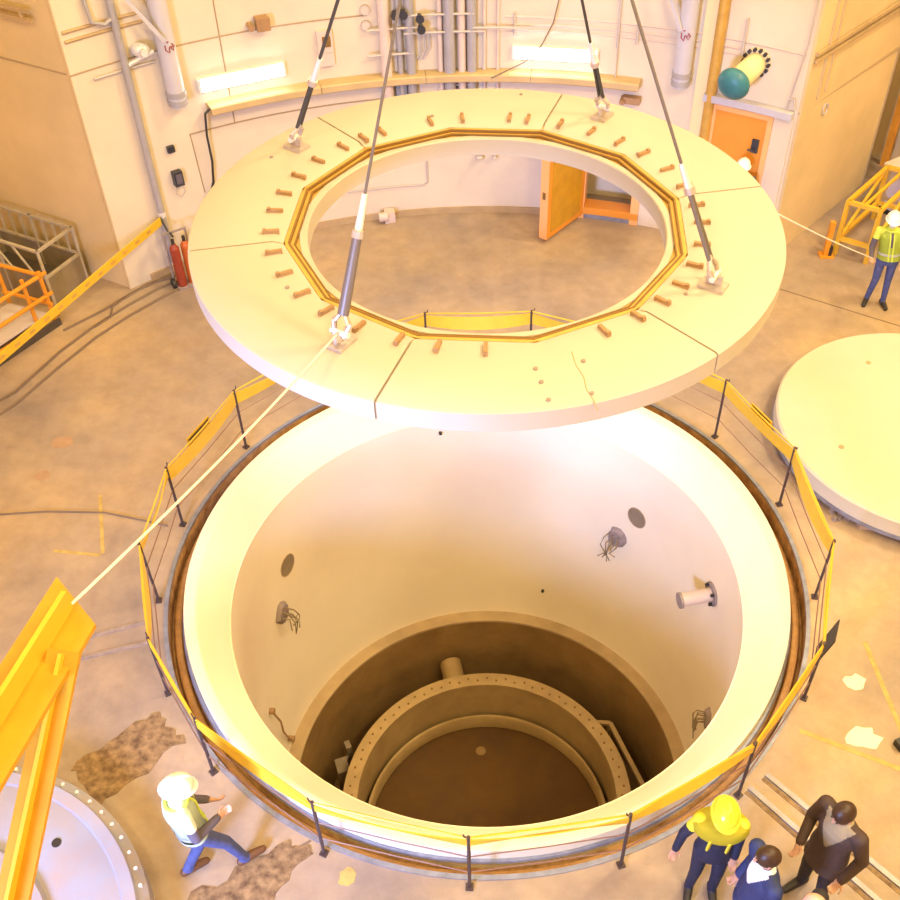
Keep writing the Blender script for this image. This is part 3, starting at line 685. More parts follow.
for nm, a0, a1, z0, z1 in (('jamb', 11.2, 12.0, 0, 2.15), ('jamb', 17.7, 18.7, 0, 2.15), ('sill', 11.2, 18.7, .10, .24), ('head', 11.2, 18.7, 2.05, 2.2)):
    bm = bmesh.new(); wallbox(bm, a0, a1, z0, z1, RW-.04, RW+.3); o = finish(nm, bm, 'door_edge' if nm != 'sill' else 'door', t); o.location = -hx
bm = bmesh.new(); wallbox(bm, 11.2, 18.7, 0, .10, RW-.02, RW+.5); struct(finish('trim_10', bm, 'steel_blue'), 'grey step under the open orange door')
bm = bmesh.new(); wallbox(bm, 10.2, 11.1, 0, 2.4, RW-.03, RW+.02); struct(finish('trim_11', bm, 'pipe_white'), 'pale bluish strip beside the open orange door')
# small stuff on the wall
t = thing('wall_phone', 'black wall box with hanging cord above the gas bottles', 'box', pol(-36.4, RW, 1.62), R(36.4)); one('body', 'black_box', t, box, (0, -.06, .13), (.16, .13, .26)); one('cover', 'shirt_grey', t, box, (.0, -.13, .14), (.11, .02, .18)); one('cord', 'conduit', t, tube, [(-.05, -.06, 0), (-.08, -.06, -.16), (0, -.06, -.24), (.08, -.06, -.16), (.05, -.06, 0)], .01, 5)
tag(one('wall_switch', 'black_box', None, lambda bm: (box(bm, pol(-36.4, RW-.03, 2.28), (.12, .09, .11), R(36.4)), box(bm, pol(-36.4, RW-.08, 2.28), (.05, .04, .05), R(36.4)))), 'small black switch above the black wall box', 'switch')
rope('wall_hose', 'black hose hanging from the end of the wall duct', [pol(-31.6, RW-.2, 2.86), pol(-32.2, RW-.2, 2.8), pol(-32.4, RW-.16, 2.4), pol(-32.3, RW-.12, 1.9), pol(-32.6, RW-.1, 1.5), pol(-33.6, RW-.1, 1.15), pol(-34.6, RW-.15, .9), pol(-36, RW-.3, .95)], .022, 'dark', 'hose')
rope('low_conduit', 'thin bent conduit on the wall seen through the ring lid', [pol(-18, RW-.02, .68), pol(-12, RW-.02, .66), pol(-7.6, RW-.02, .65), pol(-7.2, RW-.02, .70), pol(-7.2, RW-.02, 2.3)], .016, 'conduit', 'conduit')
bm = bmesh.new(); box(bm, pol(-12.2, RW-.12, .11), (.2, .2, .22), R(12)); cyl(bm, pol(-13.6, RW-.2, .14), pol(-12.5, RW-.2, .14), .09, n=12)
tag(finish('floor_motor', bm, 'pipe_pink', smooth=True), 'small pinkish motor box at the foot of the curved wall', 'motor')
for th, r_, lb in ((-.9, .055, 'fatter grey spigot on the bare wall near the open door'), (.9, .035, 'thinner grey spigot on the bare wall near the open door')): tag(one('wall_spigot', 'conduit', None, lambda bm: (cyl(bm, pol(th, RW+.01, 1.27), pol(th, RW-.12, 1.25), r_, n=8), cyl(bm, pol(th, RW-.11, 1.25), pol(th, RW-.14, 1.2), r_*1.3, n=8))), lb, 'spigot')
tag(one('wall_plate', 'conduit', None, lambda bm: (box(bm, pol(20.6, RW-.02, .62), (.1, .05, .2), -R(20.6)), box(bm, pol(20.6, RW-.05, .62), (.05, .03, .1), -R(20.6)))), 'small grey plate on the wall between the two orange doors', 'plate')
tag(one('vent_rack', 'steel_blue', None, lambda bm: [wallbox(bm, -11.9+.75*i, -11.4+.75*i, 2.42, 2.72, RW-.12, RW) for i in range(5)]), 'row of bluish cable glands under the duct behind the slings', 'glands')
tag(one('vent_grille', 'rubble', None, lambda bm: [wallbox(bm, -5.2, -1.2, 2.44+.09*i, 2.48+.09*i, RW-.1, RW) for i in range(3)]), 'dark louvred grille under the duct beside the cable glands', 'grille')
# ------------------------------------------------------------------ left alcove: crate, orange rack, tape, gas bottles
N = Vector((-7.55, 5.93, 0)); u1 = Vector((.42, .91, 0)).normalized(); v1 = Vector((-.90, .43, 0)).normalized()
t = thing('metal_crate', 'brown metal crate with open railings against the shaded flank wall', 'crate', N)
W_, L_ = .84, 1.9
def q4(a, b, z): return u1*a + v1*b + Vector((0, 0, z))
for nm, a, b in (('side_panel', q4(0, 0, .29), q4(W_, 0, .29)), ('side_panel', q4(0, 0, .29), q4(0, L_, .29)), ('side_panel', q4(W_, 0, .29), q4(W_, L_, .29)), ('side_panel', q4(0, L_, .29), q4(W_, L_, .29))):
    one(nm, 'crate_side', t, bar, a, b, .03, .54)
one('bottom', 'crate_dark', t, lambda bm: poly_prism(bm, [(q.x, q.y) for q in (q4(0, 0, 0), q4(W_, 0, 0), q4(W_, L_, 0), q4(0, L_, 0))], .02, .10))
for a, b in ((0, 0), (W_, 0), (W_, L_), (0, L_), (0, L_/2), (W_, L_/2)): one('corner_post', 'crate', t, bar, q4(a, b, 0), q4(a, b, 1.12), .045, .045)
for a, b in (((0, 0), (W_, 0)), ((0, 0), (0, L_)), ((W_, 0), (W_, L_)), ((0, L_), (W_, L_))):
    for z in (.58, 1.1): one('rail', 'crate', t, bar, q4(*a, z), q4(*b, z), .05, .04)
for i in range(7): one('slat', 'crate', t, bar, q4(W_, .2+.25*i, .58), q4(W_, .2+.25*i, 1.1), .035, .012)
for i in range(3): one('brace', 'crate', t, bar, q4(0, .25+.5*i, .58), q4(0, .6+.5*i, 1.1), .03, .03)
A = Vector((-7.37, 5.38, 0)); u2 = Vector((.51, .86, 0)).normalized(); v2 = Vector((-.93, .36, 0)).normalized()
t = thing('pipe_rack', 'orange tubular rack standing in front of the metal crate', 'rack', A)
def q5(a, b, z): return -u2*a + v2*b + Vector((0, 0, z))
for a, b in ((0, 0), (.30, .05), (0, .9), (1.9, 0), (1.9, .9)): one('upright', 'scaffold', t, cyl, q5(a, b, 0), q5(a, b, 1.08), .036, n=8, smooth=True)
for z in (.18, .60, 1.0): one('side_rail', 'scaffold', t, cyl, q5(-.12, 0, z), q5(2.0, 0, z), .036, n=8, smooth=True)
for z in (.45, 1.02): one('cross_rail', 'scaffold', t, cyl, q5(0, -.06, z), q5(0, .96, z), .034, n=8, smooth=True)
one('back_rail', 'scaffold', t, cyl, q5(-.05, .9, 1.0), q5(2.0, .9, 1.0), .034, n=8, smooth=True)
one('deck', 'lavender', t, lambda bm: poly_prism(bm, [(q.x, q.y) for q in (q5(.05, .05, 0), q5(1.9, .05, 0), q5(1.9, .85, 0), q5(.05, .85, 0))], .24, .27))
one('cross_rail', 'scaffold', t, cyl, q5(1.9, -.06, 1.0), q5(1.9, .96, 1.0), .034, n=8, smooth=True)
one('toe_board', 'crate_dark', t, bar, q5(-.05, -.06, .07), q5(2.0, -.06, .07), .02, .14)
t = thing('barrier_tape', 'yellow barrier tape stretched from the grey downpipe past the orange rack', 'tape', (-5.66, 6.80, 1.0))
bm = bmesh.new(); a, b = Vector((0, 0, .16)), Vector((-2.30, -5.55, .1)); bar(bm, a, b, .02, .15); finish('band', bm, 'tape', t)
for i in range(16): one('print_mark', 'gold', t, bar, a.lerp(b, .05+.055*i) + Vector((.003, -.003, .0)), a.lerp(b, .05+.055*i+.018) + Vector((.003, -.003, .0)), .022, .05)
one('stanchion', 'post', t, cyl, (-2.3, -5.55, -1.0), (-2.3, -5.55, .22), .03, n=10)
t = thing('gas_bottles', 'pair of red gas bottles on a trolley beside the grey downpipe', 'gas bottles', (-5.36, 6.58, 0), R(35))
for x, m in ((-.10, 'gas_red'), (.10, 'gas_orange')):
    o = one('bottle', m, t, cyl, (x, 0, .04), (x, 0, .80), .085, n=14, smooth=True); one('shoulder', m, o, cyl, (x, 0, .795), (x, 0, .88), .085, .035, n=14, smooth=True); one('valve', 'dark', o, cyl, (x, 0, .87), (x, 0, .97), .03, n=8)
one('trolley_frame', 'rubble', t, lambda bm: (box(bm, (0, .0, .02), (.42, .24, .04)), bar(bm, (-.2, .11, 0), (-.2, .13, 1.05), .03, .03), bar(bm, (.2, .11, 0), (.2, .13, 1.05), .03, .03), bar(bm, (-.2, .13, 1.03), (.2, .13, 1.03), .03, .03)))
one('wheel', 'dark', t, cyl, (.22, .05, .09), (.27, .05, .09), .09, n=14); one('wheel', 'dark', t, cyl, (-.27, .05, .09), (-.22, .05, .09), .09, n=14)
rope('gas_hose', 'black gas hose looping from the bottles to the grey downpipe', [(-5.44, 6.60, .97), (-5.48, 6.62, 1.04), (-5.54, 6.70, 1.0), (-5.62, 6.80, 1.12), (-5.68, 6.86, 1.20)], .02, 'dark', 'hose')
# floor cables
for i, (pts, lb) in enumerate((([(-5.5, 6.75), (-5.9, 6.4), (-6.3, 5.9), (-6.75, 5.25), (-7.1, 4.6), (-7.5, 3.6), (-8.2, 2.8)], 'dark cable along the floor from the gas bottles to the orange rack'), ([(-5.35, 6.6), (-5.75, 6.15), (-6.2, 5.6), (-6.6, 5.0), (-7.0, 4.2), (-7.4, 3.3), (-8.2, 2.2)], 'second dark cable on the floor, further from the wall'), ([(-5.6, 6.85), (-6.1, 6.55), (-6.35, 6.2), (-6.7, 5.75), (-7.2, 5.2)], 'short dark cable on the floor close to the flank wall'), ([(-5.7, 6.9), (-6.3, 6.3), (-6.55, 5.9), (-6.5, 5.6), (-6.7, 5.3)], 'curled brown cable on the floor under the barrier tape'), ([(-8, 1.0), (-6.9, .96), (-6.2, 1.02), (-5.4, 1.0), (-4.8, .85), (-4.45, .75)], 'thin cable across the floor ending at the barrier'))):
    rope('floor_cable', lb, [(x, y, .014) for x, y in pts], .022 if i < 4 else .012, 'cable', 'cable')
# ------------------------------------------------------------------ right alcove
t = thing('yellow_trestle', 'yellow steel trestle frame beside the amber flank wall', 'trestle', (6.47, 7.55, 0), 0)
F = [(0, 0), (.50, -.30), (1.55, .95), (1.05, 1.25)]
for i, (x, y) in enumerate(F): one('leg', 'yellow', t, bar, (x, y, 0), (x, y, 1.12), .07, .07)
for i in range(4):
    a, b = F[i], F[(i+1) % 4]
    for z in (.35, 1.1): one('rail', 'yellow', t, bar, (*a, z), (*b, z), .07, .07)
one('brace', 'yellow', t, bar, (*F[0], .3), (*F[3], 1.1), .05, .05); one('brace', 'yellow', t, bar, (*F[1], .3), (*F[2], 1.1), .05, .05); one('brace', 'yellow', t, bar, (.25, -.15, 1.1), (1.3, 1.1, 1.1), .05, .05)
t = thing('orange_post', 'short orange post standing beside the yellow trestle', 'post', (6.40, 7.45, 0)); one('shaft', 'scaffold', t, box, (-.12, .05, .36), (.09, .09, .72)); one('foot', 'dark', t, box, (-.05, .04, .06), (.06, .09, .3)); one('base', 'scaffold', t, box, (-.1, .05, .015), (.26, .22, .03))
t = thing('orange_gantry', 'orange steel frame in the opening behind the amber flank wall', 'frame', (8.3, 9.9, 0))
for x, y in ((0, 0), (1.4, 0), (0, 1.0)): one('upright', 'scaffold', t, bar, (x, y, 0), (x, y, 3.4), .12, .12)
for z in (1.75, 2.6): one('beam', 'scaffold', t, bar, (-.15, -.02, z), (1.5, -.02, z), .12, .12); one('beam', 'scaffold', t, bar, (0, -.1, z), (0, 1.1, z), .1, .1)
t = thing('grey_block', 'lilac grey equipment block behind the yellow trestle', 'equipment', (8.15, 9.25, 0), .6); one('body', 'lavender', t, box, (.25, .0, .45), (1.3, .55, .9)); one('lid', 'fitting', t, box, (.25, 0, .92), (1.36, .6, .05)); one('plinth', 'dark', t, box, (.25, 0, .04), (1.4, .64, .08))
# ------------------------------------------------------------------ marks and rails in the floor
def decal(name, pts, m, lb, cat, h=.008, group=None):
    return tag(one(name, m, None, lambda bm: poly_prism(bm, pts, -.01, h)), lb, cat, group)
def strip(a, b, w):
    a, b = Vector((*a, 0)), Vector((*b, 0)); d = (b-a).normalized(); n = Vector((-d.y, d.x, 0))*w/2
    return [((a+n).x, (a+n).y), ((b+n).x, (b+n).y), ((b-n).x, (b-n).y), ((a-n).x, (a-n).y)]
for a, b, lb in (((2.94, -3.19), (4.3, -4.75), 'steel floor rail running out from the barrier, inner one'), ((3.16, -3.03), (4.55, -4.55), 'steel floor rail running out from the barrier, outer one')):
    t = thing('floor_rail', lb, 'rail', (a[0], a[1], 0))
    o = one('rail_head', 'rail_steel', t, lambda bm: poly_prism(bm, strip(a, b, .06), -.01, .03)); o.location = (-a[0], -a[1], 0)
    o = one('rail_groove', 'rust_plate', t, lambda bm: poly_prism(bm, strip((a[0]-.05, a[1]-.045), (b[0]-.05, b[1]-.045), .04), -.01, .006)); o.location = (-a[0], -a[1], 0)
for a, b, lb in (((-5.3, -1.22), (-4.32, -.88), 'dark steel track in the floor, the one further from the jib'), ((-5.25, -1.52), (-4.26, -1.21), 'dark steel track in the floor, the one closer to the jib')):
    decal('floor_track', strip(a, b, .06), 'rubble', lb, 'track', .012)
def jag(pts, seed, amp=.05, n=9):
    rnd = random.Random(seed); out = []
    for i in range(len(pts)):
        a, b = Vector(pts[i]), Vector(pts[(i+1) % len(pts)]); nrm = Vector((-(b-a).y, (b-a).x)).normalized()
        for k in range(n): out.append(tuple(a.lerp(b, k/n) + nrm*(rnd.random()-.5)*2*amp))
    return out
decal('rust_plate', jag([(-4.75, -2.95), (-3.95, -2.2), (-3.52, -2.6), (-4.3, -3.45)], 1), 'rust_plate', 'dark rusty plate in the floor above the pale flange', 'plate')
decal('rust_plate', jag([(-3.05, -4.40), (-2.15, -3.80), (-1.85, -3.95), (-2.35, -4.6), (-3.0, -5.0)], 2, .06), 'rust_plate', 'dark rusty plate in the floor at the feet of the walking worker', 'plate')
def splat(cx, cy, rx, ry, seed):
    rnd = random.Random(seed); return [(cx + rx*cos(2*pi*i/14)*(.7+.5*rnd.random()), cy + ry*sin(2*pi*i/14)*(.7+.5*rnd.random())) for i in range(14)]
decal('floor_patch', splat(4.48, -1.80, .15, .12, 1), 'pale_patch', 'smaller pale patch on the floor near the black sign', 'paint patch', .004)  # thin, pale, irregular patch laid on the floor
decal('floor_patch', splat(4.38, -2.56, .20, .16, 2), 'pale_patch', 'larger pale patch on the floor near the dark clod', 'paint patch', .004)
decal('floor_patch', splat(-6.4, 2.45, .17, .14, 3), 'paint_red', 'larger reddish paint stain on the floor near the thin cable', 'paint patch', .003)
decal('floor_patch', splat(-6.5, 1.75, .13, .10, 4), 'paint_red', 'smaller reddish paint stain on the floor near the thin cable', 'paint patch', .003)
for pts, lb in ((strip((-5.55, 1.35), (-5.22, .25), .05), 'faded yellow line on the floor crossing the thin cable'), (strip((-5.9, 0.3), (-5.25, .22), .05), 'faded yellow cross line on the floor near the jib tip'), (splat(-1.47, -4.2, .10, .12, 7), 'yellow paint mark on the floor outside the barrier'), (strip((3.66, -2.46), (4.9, -3.05), .06), 'faint yellow line on the floor near the pale patches'), (strip((4.75, -1.2), (4.9, -3.05), .06), 'faint yellow line on the floor by the dark clod')):
    decal('floor_mark', pts, 'paint_yellow', lb, 'floor mark', .003)
tag(one('dark_clod', 'dark', None, lambda bm: (box(bm, (4.80, -2.66, .05), (.16, .12, .1), .4), box(bm, (4.9, -2.62, .04), (.12, .1, .08), .9))), 'small dark clod on the floor beside the pale patches', 'clod')
for a, b, lb in (((5.2, 6.45), (7.3, 5.2), 'brown expansion joint in the floor in front of the worker with the rope'), ((-3.6, -4.9), (-1.9, -3.8), 'brown expansion joint in the floor by the walking worker')):
    decal('floor_joint', strip(a, b, .03), 'cable', lb, 'joint', .002)
# ------------------------------------------------------------------ people
def person(label, loc, yaw, J, parts, h=1.75, coat=False, shirt=None, skin='skin', trous='jeans', top='shirt_grey', boots='boot', sleeve=None, gloves=None, shoulder=None):
    """J: joint overrides in a local frame facing +Y, x to the person's right, metres for a 1.75 m figure"""
    D = dict(pel=(0, 0, .95), che=(0, 0, 1.28), nek=(0, .0, 1.46), hed=(0, .025, 1.615), side=(1, 0, 0),
             shR=(.19, 0, 1.41), elR=(.24, -.03, 1.12), wrR=(.25, .06, .88), shL=(-.19, 0, 1.41), elL=(-.24, -.03, 1.12), wrL=(-.25, .06, .88),
             hiR=(.095, 0, .93), knR=(.10, .03, .50), anR=(.11, -.01, .09), hiL=(-.095, 0, .93), knL=(-.10, .03, .50), anL=(-.11, -.01, .09),
             toR=(.13, .17, .035), toL=(-.13, .17, .035), hdR=None, hdL=None, look=(0, 1, 0))
    D.update(J); V = {k: Vector(v) for k, v in D.items() if v is not None}
    root = thing('person', label, 'person', loc, yaw)
    s = h/1.75; root.scale = (s, s, s)
    bm = bmesh.new(); bones = []
    def cap(a, b, ra, rb, tagm):
        a, b = Vector(a), Vector(b); cyl(bm, a, b, ra, rb, 12); ellipsoid(bm, a, (ra,)*3, None, 12, 8); ellipsoid(bm, b, (rb,)*3, None, 12, 8)
        bones.append((a, b, (ra+rb)/2, tagm))
    sd = V['side'].normalized()
    # torso loft
    up = (V['nek'] - V['pel']).normalized(); fw = up.cross(sd).normalized()
    if fw.dot(V['look']) < 0: fw = -fw
    def spine(t):
        return V['pel'].lerp(V['che'], t) if t <= 1 else V['che'].lerp(V['nek'], t-1)
    k = 1.10 if coat else 1.0
    rings = [(-.42, .17*k, .12*k), (-.2, .175*k, .125*k), (0, .17*k, .12*k), (.45, .15*k, .108*k), (.8, .165*k, .115*k), (1.15, .185*k, .12*k), (1.5, .18*k, .105*k), (1.75, .135*k, .085*k), (1.95, .065, .065), (2.1, .055, .055)]
    if coat: rings = [(-.75, .205, .16)] + rings
    rows = []; n = 20
    for t, w, d in rings:
        c = V['pel'] + (V['che']-V['pel'])*t if t < 0 else spine(t)
        rows.append([bm.verts.new(c + sd*w*cos(2*pi*i/n) + fw*d*sin(2*pi*i/n)) for i in range(n)])
    for i in range(len(rows)-1):
        for q in range(n): bm.faces.new((rows[i][q], rows[i][(q+1) % n], rows[i+1][(q+1) % n], rows[i+1][q]))
    bm.faces.new(rows[0][::-1]); bm.faces.new(rows[-1])
    bones.append((V['pel'], V['pel'] - up*.06, .13, trous if not coat else top)); bones.append((V['pel'] + up*.1, V['che'] + up*.1, .15, top))
    if coat: bones.append((V['pel'] - up*.2, V['pel'], .18, top))
    arm = sleeve or top
    for S in 'RL':
        sh, el, wr = V['sh'+S], V['el'+S], V['wr'+S]; th_ = 1.22 if coat else 1.05
        cap(V['che'] + up*.10, sh, .07, .062*th_, shoulder or arm); cap(sh, el, .060*th_, .048*th_, arm); cap(el, wr, .046*th_, .036*th_, arm)
        if shoulder: bones.append((sh, sh.lerp(el, .3), .075*th_, shoulder)); bones.append((V['che'], V['nek'], .17, shoulder))
        hd = (wr - el).normalized(); hand = V.get('hd'+S) or hd
        hand = hand.normalized(); x_ = hand.cross(fw)
        x_ = x_.normalized() if x_.length > .1 else sd
        nrm = x_.cross(hand).normalized(); g_ = gloves or skin
        pc = wr + hand*.055
        mt = Matrix((x_, nrm, hand)).transposed(); ellipsoid(bm, pc, (.040, .019, .052), mt, 12, 8); cap(wr - hand*.01, wr + hand*.03, .028, .028, g_); bones.append((wr + hand*.02, pc + hand*.03, .03, g_))
        for fi, (ox, ln) in enumerate(((-.030, .060), (-.010, .072), (.011, .068), (.030, .052))):
            f0 = pc + x_*ox + hand*.04; f1 = f0 + hand*ln*.55 + nrm*.008; f2 = f1 + hand*ln*.35 + nrm*.03
            cap(f0, f1, .0105, .010, g_); cap(f1, f2, .010, .009, g_)
        f0 = pc - x_*.035 - hand*.01; f1 = f0 - x_*.028 + hand*.03 + nrm*.01; cap(f0, f1, .0125, .011, g_); cap(f1, f1 + hand*.03 + nrm*.012, .011, .010, g_)
        hi, kn, an, to = V['hi'+S], V['kn'+S], V['an'+S], V['to'+S]; q = 1.08 if coat else 1.0
        cap(hi, kn, .088*q, .062*q, trous); cap(kn, an, .060*q, .046*q, trous)
        dt = (to - an); heel = an - Vector((dt.x, dt.y, 0)).normalized()*.045 - Vector((0, 0, .04))
        cap(an - Vector((0, 0, .02)), to, .048, .036, boots); cap(heel, to, .042, .036, boots)
    # head
    lk = V['look'].normalized(); hx_ = lk.cross(Vector((0, 0, 1))).normalized(); hz_ = hx_.cross(lk).normalized(); c = V['hed']
    Hm = Matrix((hx_, lk, hz_)).transposed()
    cap(V['nek'] - up*.03, c - hz_*.05, .055, .05, skin)
    ellipsoid(bm, c + hz_*.02, (.077, .098, .105), Hm, 18, 12); ellipsoid(bm, c + lk*.025 - hz_*.055, (.058, .068, .065), Hm, 14, 10)
    cap(c + lk*.092 + hz_*.02, c + lk*.108 - hz_*.018, .010, .014, skin); cap(c + lk*.078 - hz_*.055 - hx_*.02, c + lk*.078 - hz_*.055 + hx_*.02, .013, .013, skin)
    for sg in (-1, 1): ellipsoid(bm, c + hx_*sg*.079, (.012, .022, .032), Hm, 8, 6)
    bones.append((c - hz_*.05, c + hz_*.03, .09, skin))
    me = bpy.data.meshes.new('tmp'); bmesh.ops.recalc_face_normals(bm, faces=bm.faces); bm.to_mesh(me); bm.free()
    o = bpy.data.objects.new('body', me); COL.objects.link(o)
    rm = o.modifiers.new('r', 'REMESH'); rm.mode = 'VOXEL'; rm.voxel_size = .0095
    sm = o.modifiers.new('s', 'SMOOTH'); sm.factor = .5; sm.iterations = 3
    dg = bpy.context.evaluated_depsgraph_get(); me2 = bpy.data.meshes.new_from_object(o.evaluated_get(dg)); me2.name = 'body'
    o.modifiers.clear(); o.data = me2; bpy.data.meshes.remove(me); o.parent = root
    used = []; 
    for b in bones:
        if b[3] not in used: used.append(b[3])
    extra = (shirt or ('shirt_white', 0))[0]
    if shirt and extra not in used: used.append(extra)
    me2.materials.clear()
    for m_ in used: me2.materials.append(MATS[m_])
    npol = len(me2.polygons); C = np.empty(npol*3); me2.polygons.foreach_get('center', C); C = C.reshape(-1, 3)
    best = np.full(npol, 1e9); idx = np.zeros(npol, int)
    for a, b, r, m_ in bones:
        a, b = np.array(a), np.array(b); d = b - a; L2 = max(1e-9, d @ d); t = np.clip(((C - a) @ d)/L2, 0, 1)
        ds = np.linalg.norm(C - (a + t[:, None]*d), axis=1) - r; w = ds < best; best[w] = ds[w]; idx[w] = used.index(m_)
    if shirt:
        rel = C - np.array(V['nek']); ux = rel @ np.array(sd); uf = rel @ np.array(fw); uz = rel @ np.array(up)
        depth, width = shirt[1], shirt[2]
        v_ = (uf > .02) & (uz < .03) & (uz > -depth) & (np.abs(ux) < width*(1 + uz/depth) + .012) & (idx == used.index(top))
        idx[v_] = used.index(extra); idx[(uz > -.035) & (uz < .03) & (np.hypot(ux, uf) < .085) & (idx != used.index(skin))] = used.index(extra)
    me2.polygons.foreach_set('material_index', idx.astype(np.int32)); me2.polygons.foreach_set('use_smooth', np.ones(npol, bool)); me2.update()
    # children
    def shell(name, m, c0, rad, z_lo, grow=0.0, brim=0.0):
        bm = bmesh.new(); nn, mm = 22, 8; rows = []
        for j in range(mm+1):
            ph = pi/2 - (pi/2 - z_lo)*j/mm
            rows.append([bm.verts.new(c0 + Hm @ Vector((rad[0]*cos(ph)*cos(2*pi*i/nn), rad[1]*cos(ph)*sin(2*pi*i/nn), rad[2]*sin(ph)))) for i in range(nn)])
        if brim:
            rows.append([bm.verts.new(c0 + Hm @ Vector(((rad[0]+brim*.6)*cos(z_lo)*cos(2*pi*i/nn), (rad[1]*cos(z_lo)+brim*(1.6 if sin(2*pi*i/nn) > .2 else .6))*sin(2*pi*i/nn), rad[2]*sin(z_lo)-.012))) for i in range(nn)])
            rows.append([bm.verts.new(v_.co - hz_*.008) for v_ in rows[-1]])
        rows.append([bm.verts.new(c0 + Hm @ Vector((rad[0]*.85*cos(z_lo)*cos(2*pi*i/nn), rad[1]*.85*cos(z_lo)*sin(2*pi*i/nn), rad[2]*sin(z_lo)-.004))) for i in range(nn)])
        for j in range(len(rows)-1):
            for i in range(nn): bm.faces.new((rows[j][i], rows[j][(i+1) % nn], rows[j+1][(i+1) % nn], rows[j+1][i]))
        bm.faces.new(rows[-1]); bmesh.ops.remove_doubles(bm, verts=bm.verts, dist=1e-5)
        return finish(name, bm, m, root, True)
    for pt in parts:
        if pt[0] == 'helmet':
            hm = shell('helmet', pt[1], c + hz_*.035, (.118, .145, .13), R(2), brim=.022)
            one('helmet_ridge', pt[1], hm, tube, [c + hz_*.035 + Hm @ Vector((0, .138*sin(a_), .136*cos(a_))) for a_ in [R(-70+14*i) for i in range(11)]], .011, 6, smooth=True)
        if pt[0] == 'hair':
            shell('hair', pt[1], c + hz_*.022 - lk*.012, (.088, .108, .112), R(-12))
        if pt[0] == 'mask':
            bm = bmesh.new(); ellipsoid(bm, c + lk*.062 - hz_*.045, (.058, .05, .05), Hm, 14, 10); finish('face_mask', bm, pt[1], root, True)
        if pt[0] == 'glasses':
            one('glasses', 'dark', root, bar, c + lk*.098 + hz_*.03 - hx_*.062, c + lk*.098 + hz_*.03 + hx_*.062, .02, .03)
        if pt[0] == 'eyes':
            for sg in (-1, 1): one('eye', 'dark', root, lambda bm: ellipsoid(bm, c + lk*.09 + hz_*.022 + hx_*sg*.03, (.012, .008, .007), Hm, 8, 6))
        if pt[0] == 'vest':
            bm = bmesh.new(); rows = []
            for t, w, d in ((-.12, .192, .142), (.0, .188, .138), (.45, .172, .126), (.8, .186, .132), (1.15, .205, .138), (1.5, .203, .125), (1.75, .16, .108), (1.93, .092, .092)):
                cc = V['pel'] + (V['che']-V['pel'])*t if t < 0 else spine(t)
                rows.append([bm.verts.new(cc + sd*w*cos(2*pi*i/24) + fw*d*sin(2*pi*i/24)) for i in range(24)])
            for j in range(len(rows)-1):
                for i in range(24): bm.faces.new((rows[j][i], rows[j][(i+1) % 24], rows[j+1][(i+1) % 24], rows[j+1][i]))
            bmesh.ops.solidify(bm, geom=bm.faces[:], thickness=.008); ve = finish('vest', bm, pt[1], root, True)
            one('neck_trim', pt[2], ve, tube, [spine(1.93) + sd*.098*cos(2*pi*i/16) + fw*.098*sin(2*pi*i/16) for i in range(16)], .016, 6, True, smooth=True)
            for sg in (-1, 1): one('front_edge', pt[2], ve, tube, [spine(tt) + fw*dd + sd*.03*sg for tt, dd in ((-.1, .142), (.45, .128), (.8, .135), (1.15, .14), (1.5, .127), (1.8, .105))], .014, 6, smooth=True)
            one('open_front', 'shirt_grey', ve, lambda bm: tube(bm, [spine(tt) + fw*dd for tt, dd in ((.7, .118), (1.15, .128), (1.5, .117), (1.8, .098))], .024, 6), smooth=True)
            for t in ((.2, .75) if len(pt) < 4 else pt[3]):
                bm = bmesh.new(); w = .188; d = .140
                A_ = [[bm.verts.new(spine(t + dt) + sd*w*cos(2*pi*i/24) + fw*d*sin(2*pi*i/24)) for i in range(24)] for dt in (0, .14)]
                for i in range(24): bm.faces.new((A_[0][i], A_[0][(i+1) % 24], A_[1][(i+1) % 24], A_[1][i]))
                bmesh.ops.solidify(bm, geom=bm.faces[:], thickness=.006); finish('reflective_band', bm, 'reflect', ve, True)
            if len(pt) > 4:
                bm = bmesh.new(); A_ = [[bm.verts.new(spine(t) + sd*.193*cos(2*pi*i/24) + fw*.144*sin(2*pi*i/24)) for i in range(24)] for t in (.04, .13)]
                for i in range(24): bm.faces.new((A_[0][i], A_[0][(i+1) % 24], A_[1][(i+1) % 24], A_[1][i]))
                bmesh.ops.solidify(bm, geom=bm.faces[:], thickness=.006); finish('dark_band', bm, 'dark', ve, True)
        if pt[0] == 'yoke':
            bm = bmesh.new(); rows = []
            for t, w, d in ((1.0, .235, .155), (1.3, .258, .165), (1.65, .258, .155), (1.88, .238, .14), (2.02, .16, .12), (2.12, .10, .10)):
                rows.append([bm.verts.new(spine(t) + sd*w*cos(2*pi*i/24) + fw*d*sin(2*pi*i/24)) for i in range(24)])
            for j in range(len(rows)-1):
                for i in range(24): bm.faces.new((rows[j][i], rows[j][(i+1) % 24], rows[j+1][(i+1) % 24], rows[j+1][i]))
            bmesh.ops.solidify(bm, geom=bm.faces[:], thickness=.014); yo = finish('yellow_yoke', bm, pt[1], root, True)
            for sg in (-1, 1): one('harness_strap', pt[1], yo, bar, spine(1.25) + sd*.085*sg + fw*.15, spine(.5) + sd*.085*sg + fw*.125, .035, .02)
        if pt[0] == 'vneck':
            bm = bmesh.new(); ellipsoid(bm, V['che'] + fw*.10 - up*.03, (.055, .05, .11), Matrix((sd, fw, up)).transposed(), 12, 8); finish('waistcoat', bm, pt[1], root, True)
    return root
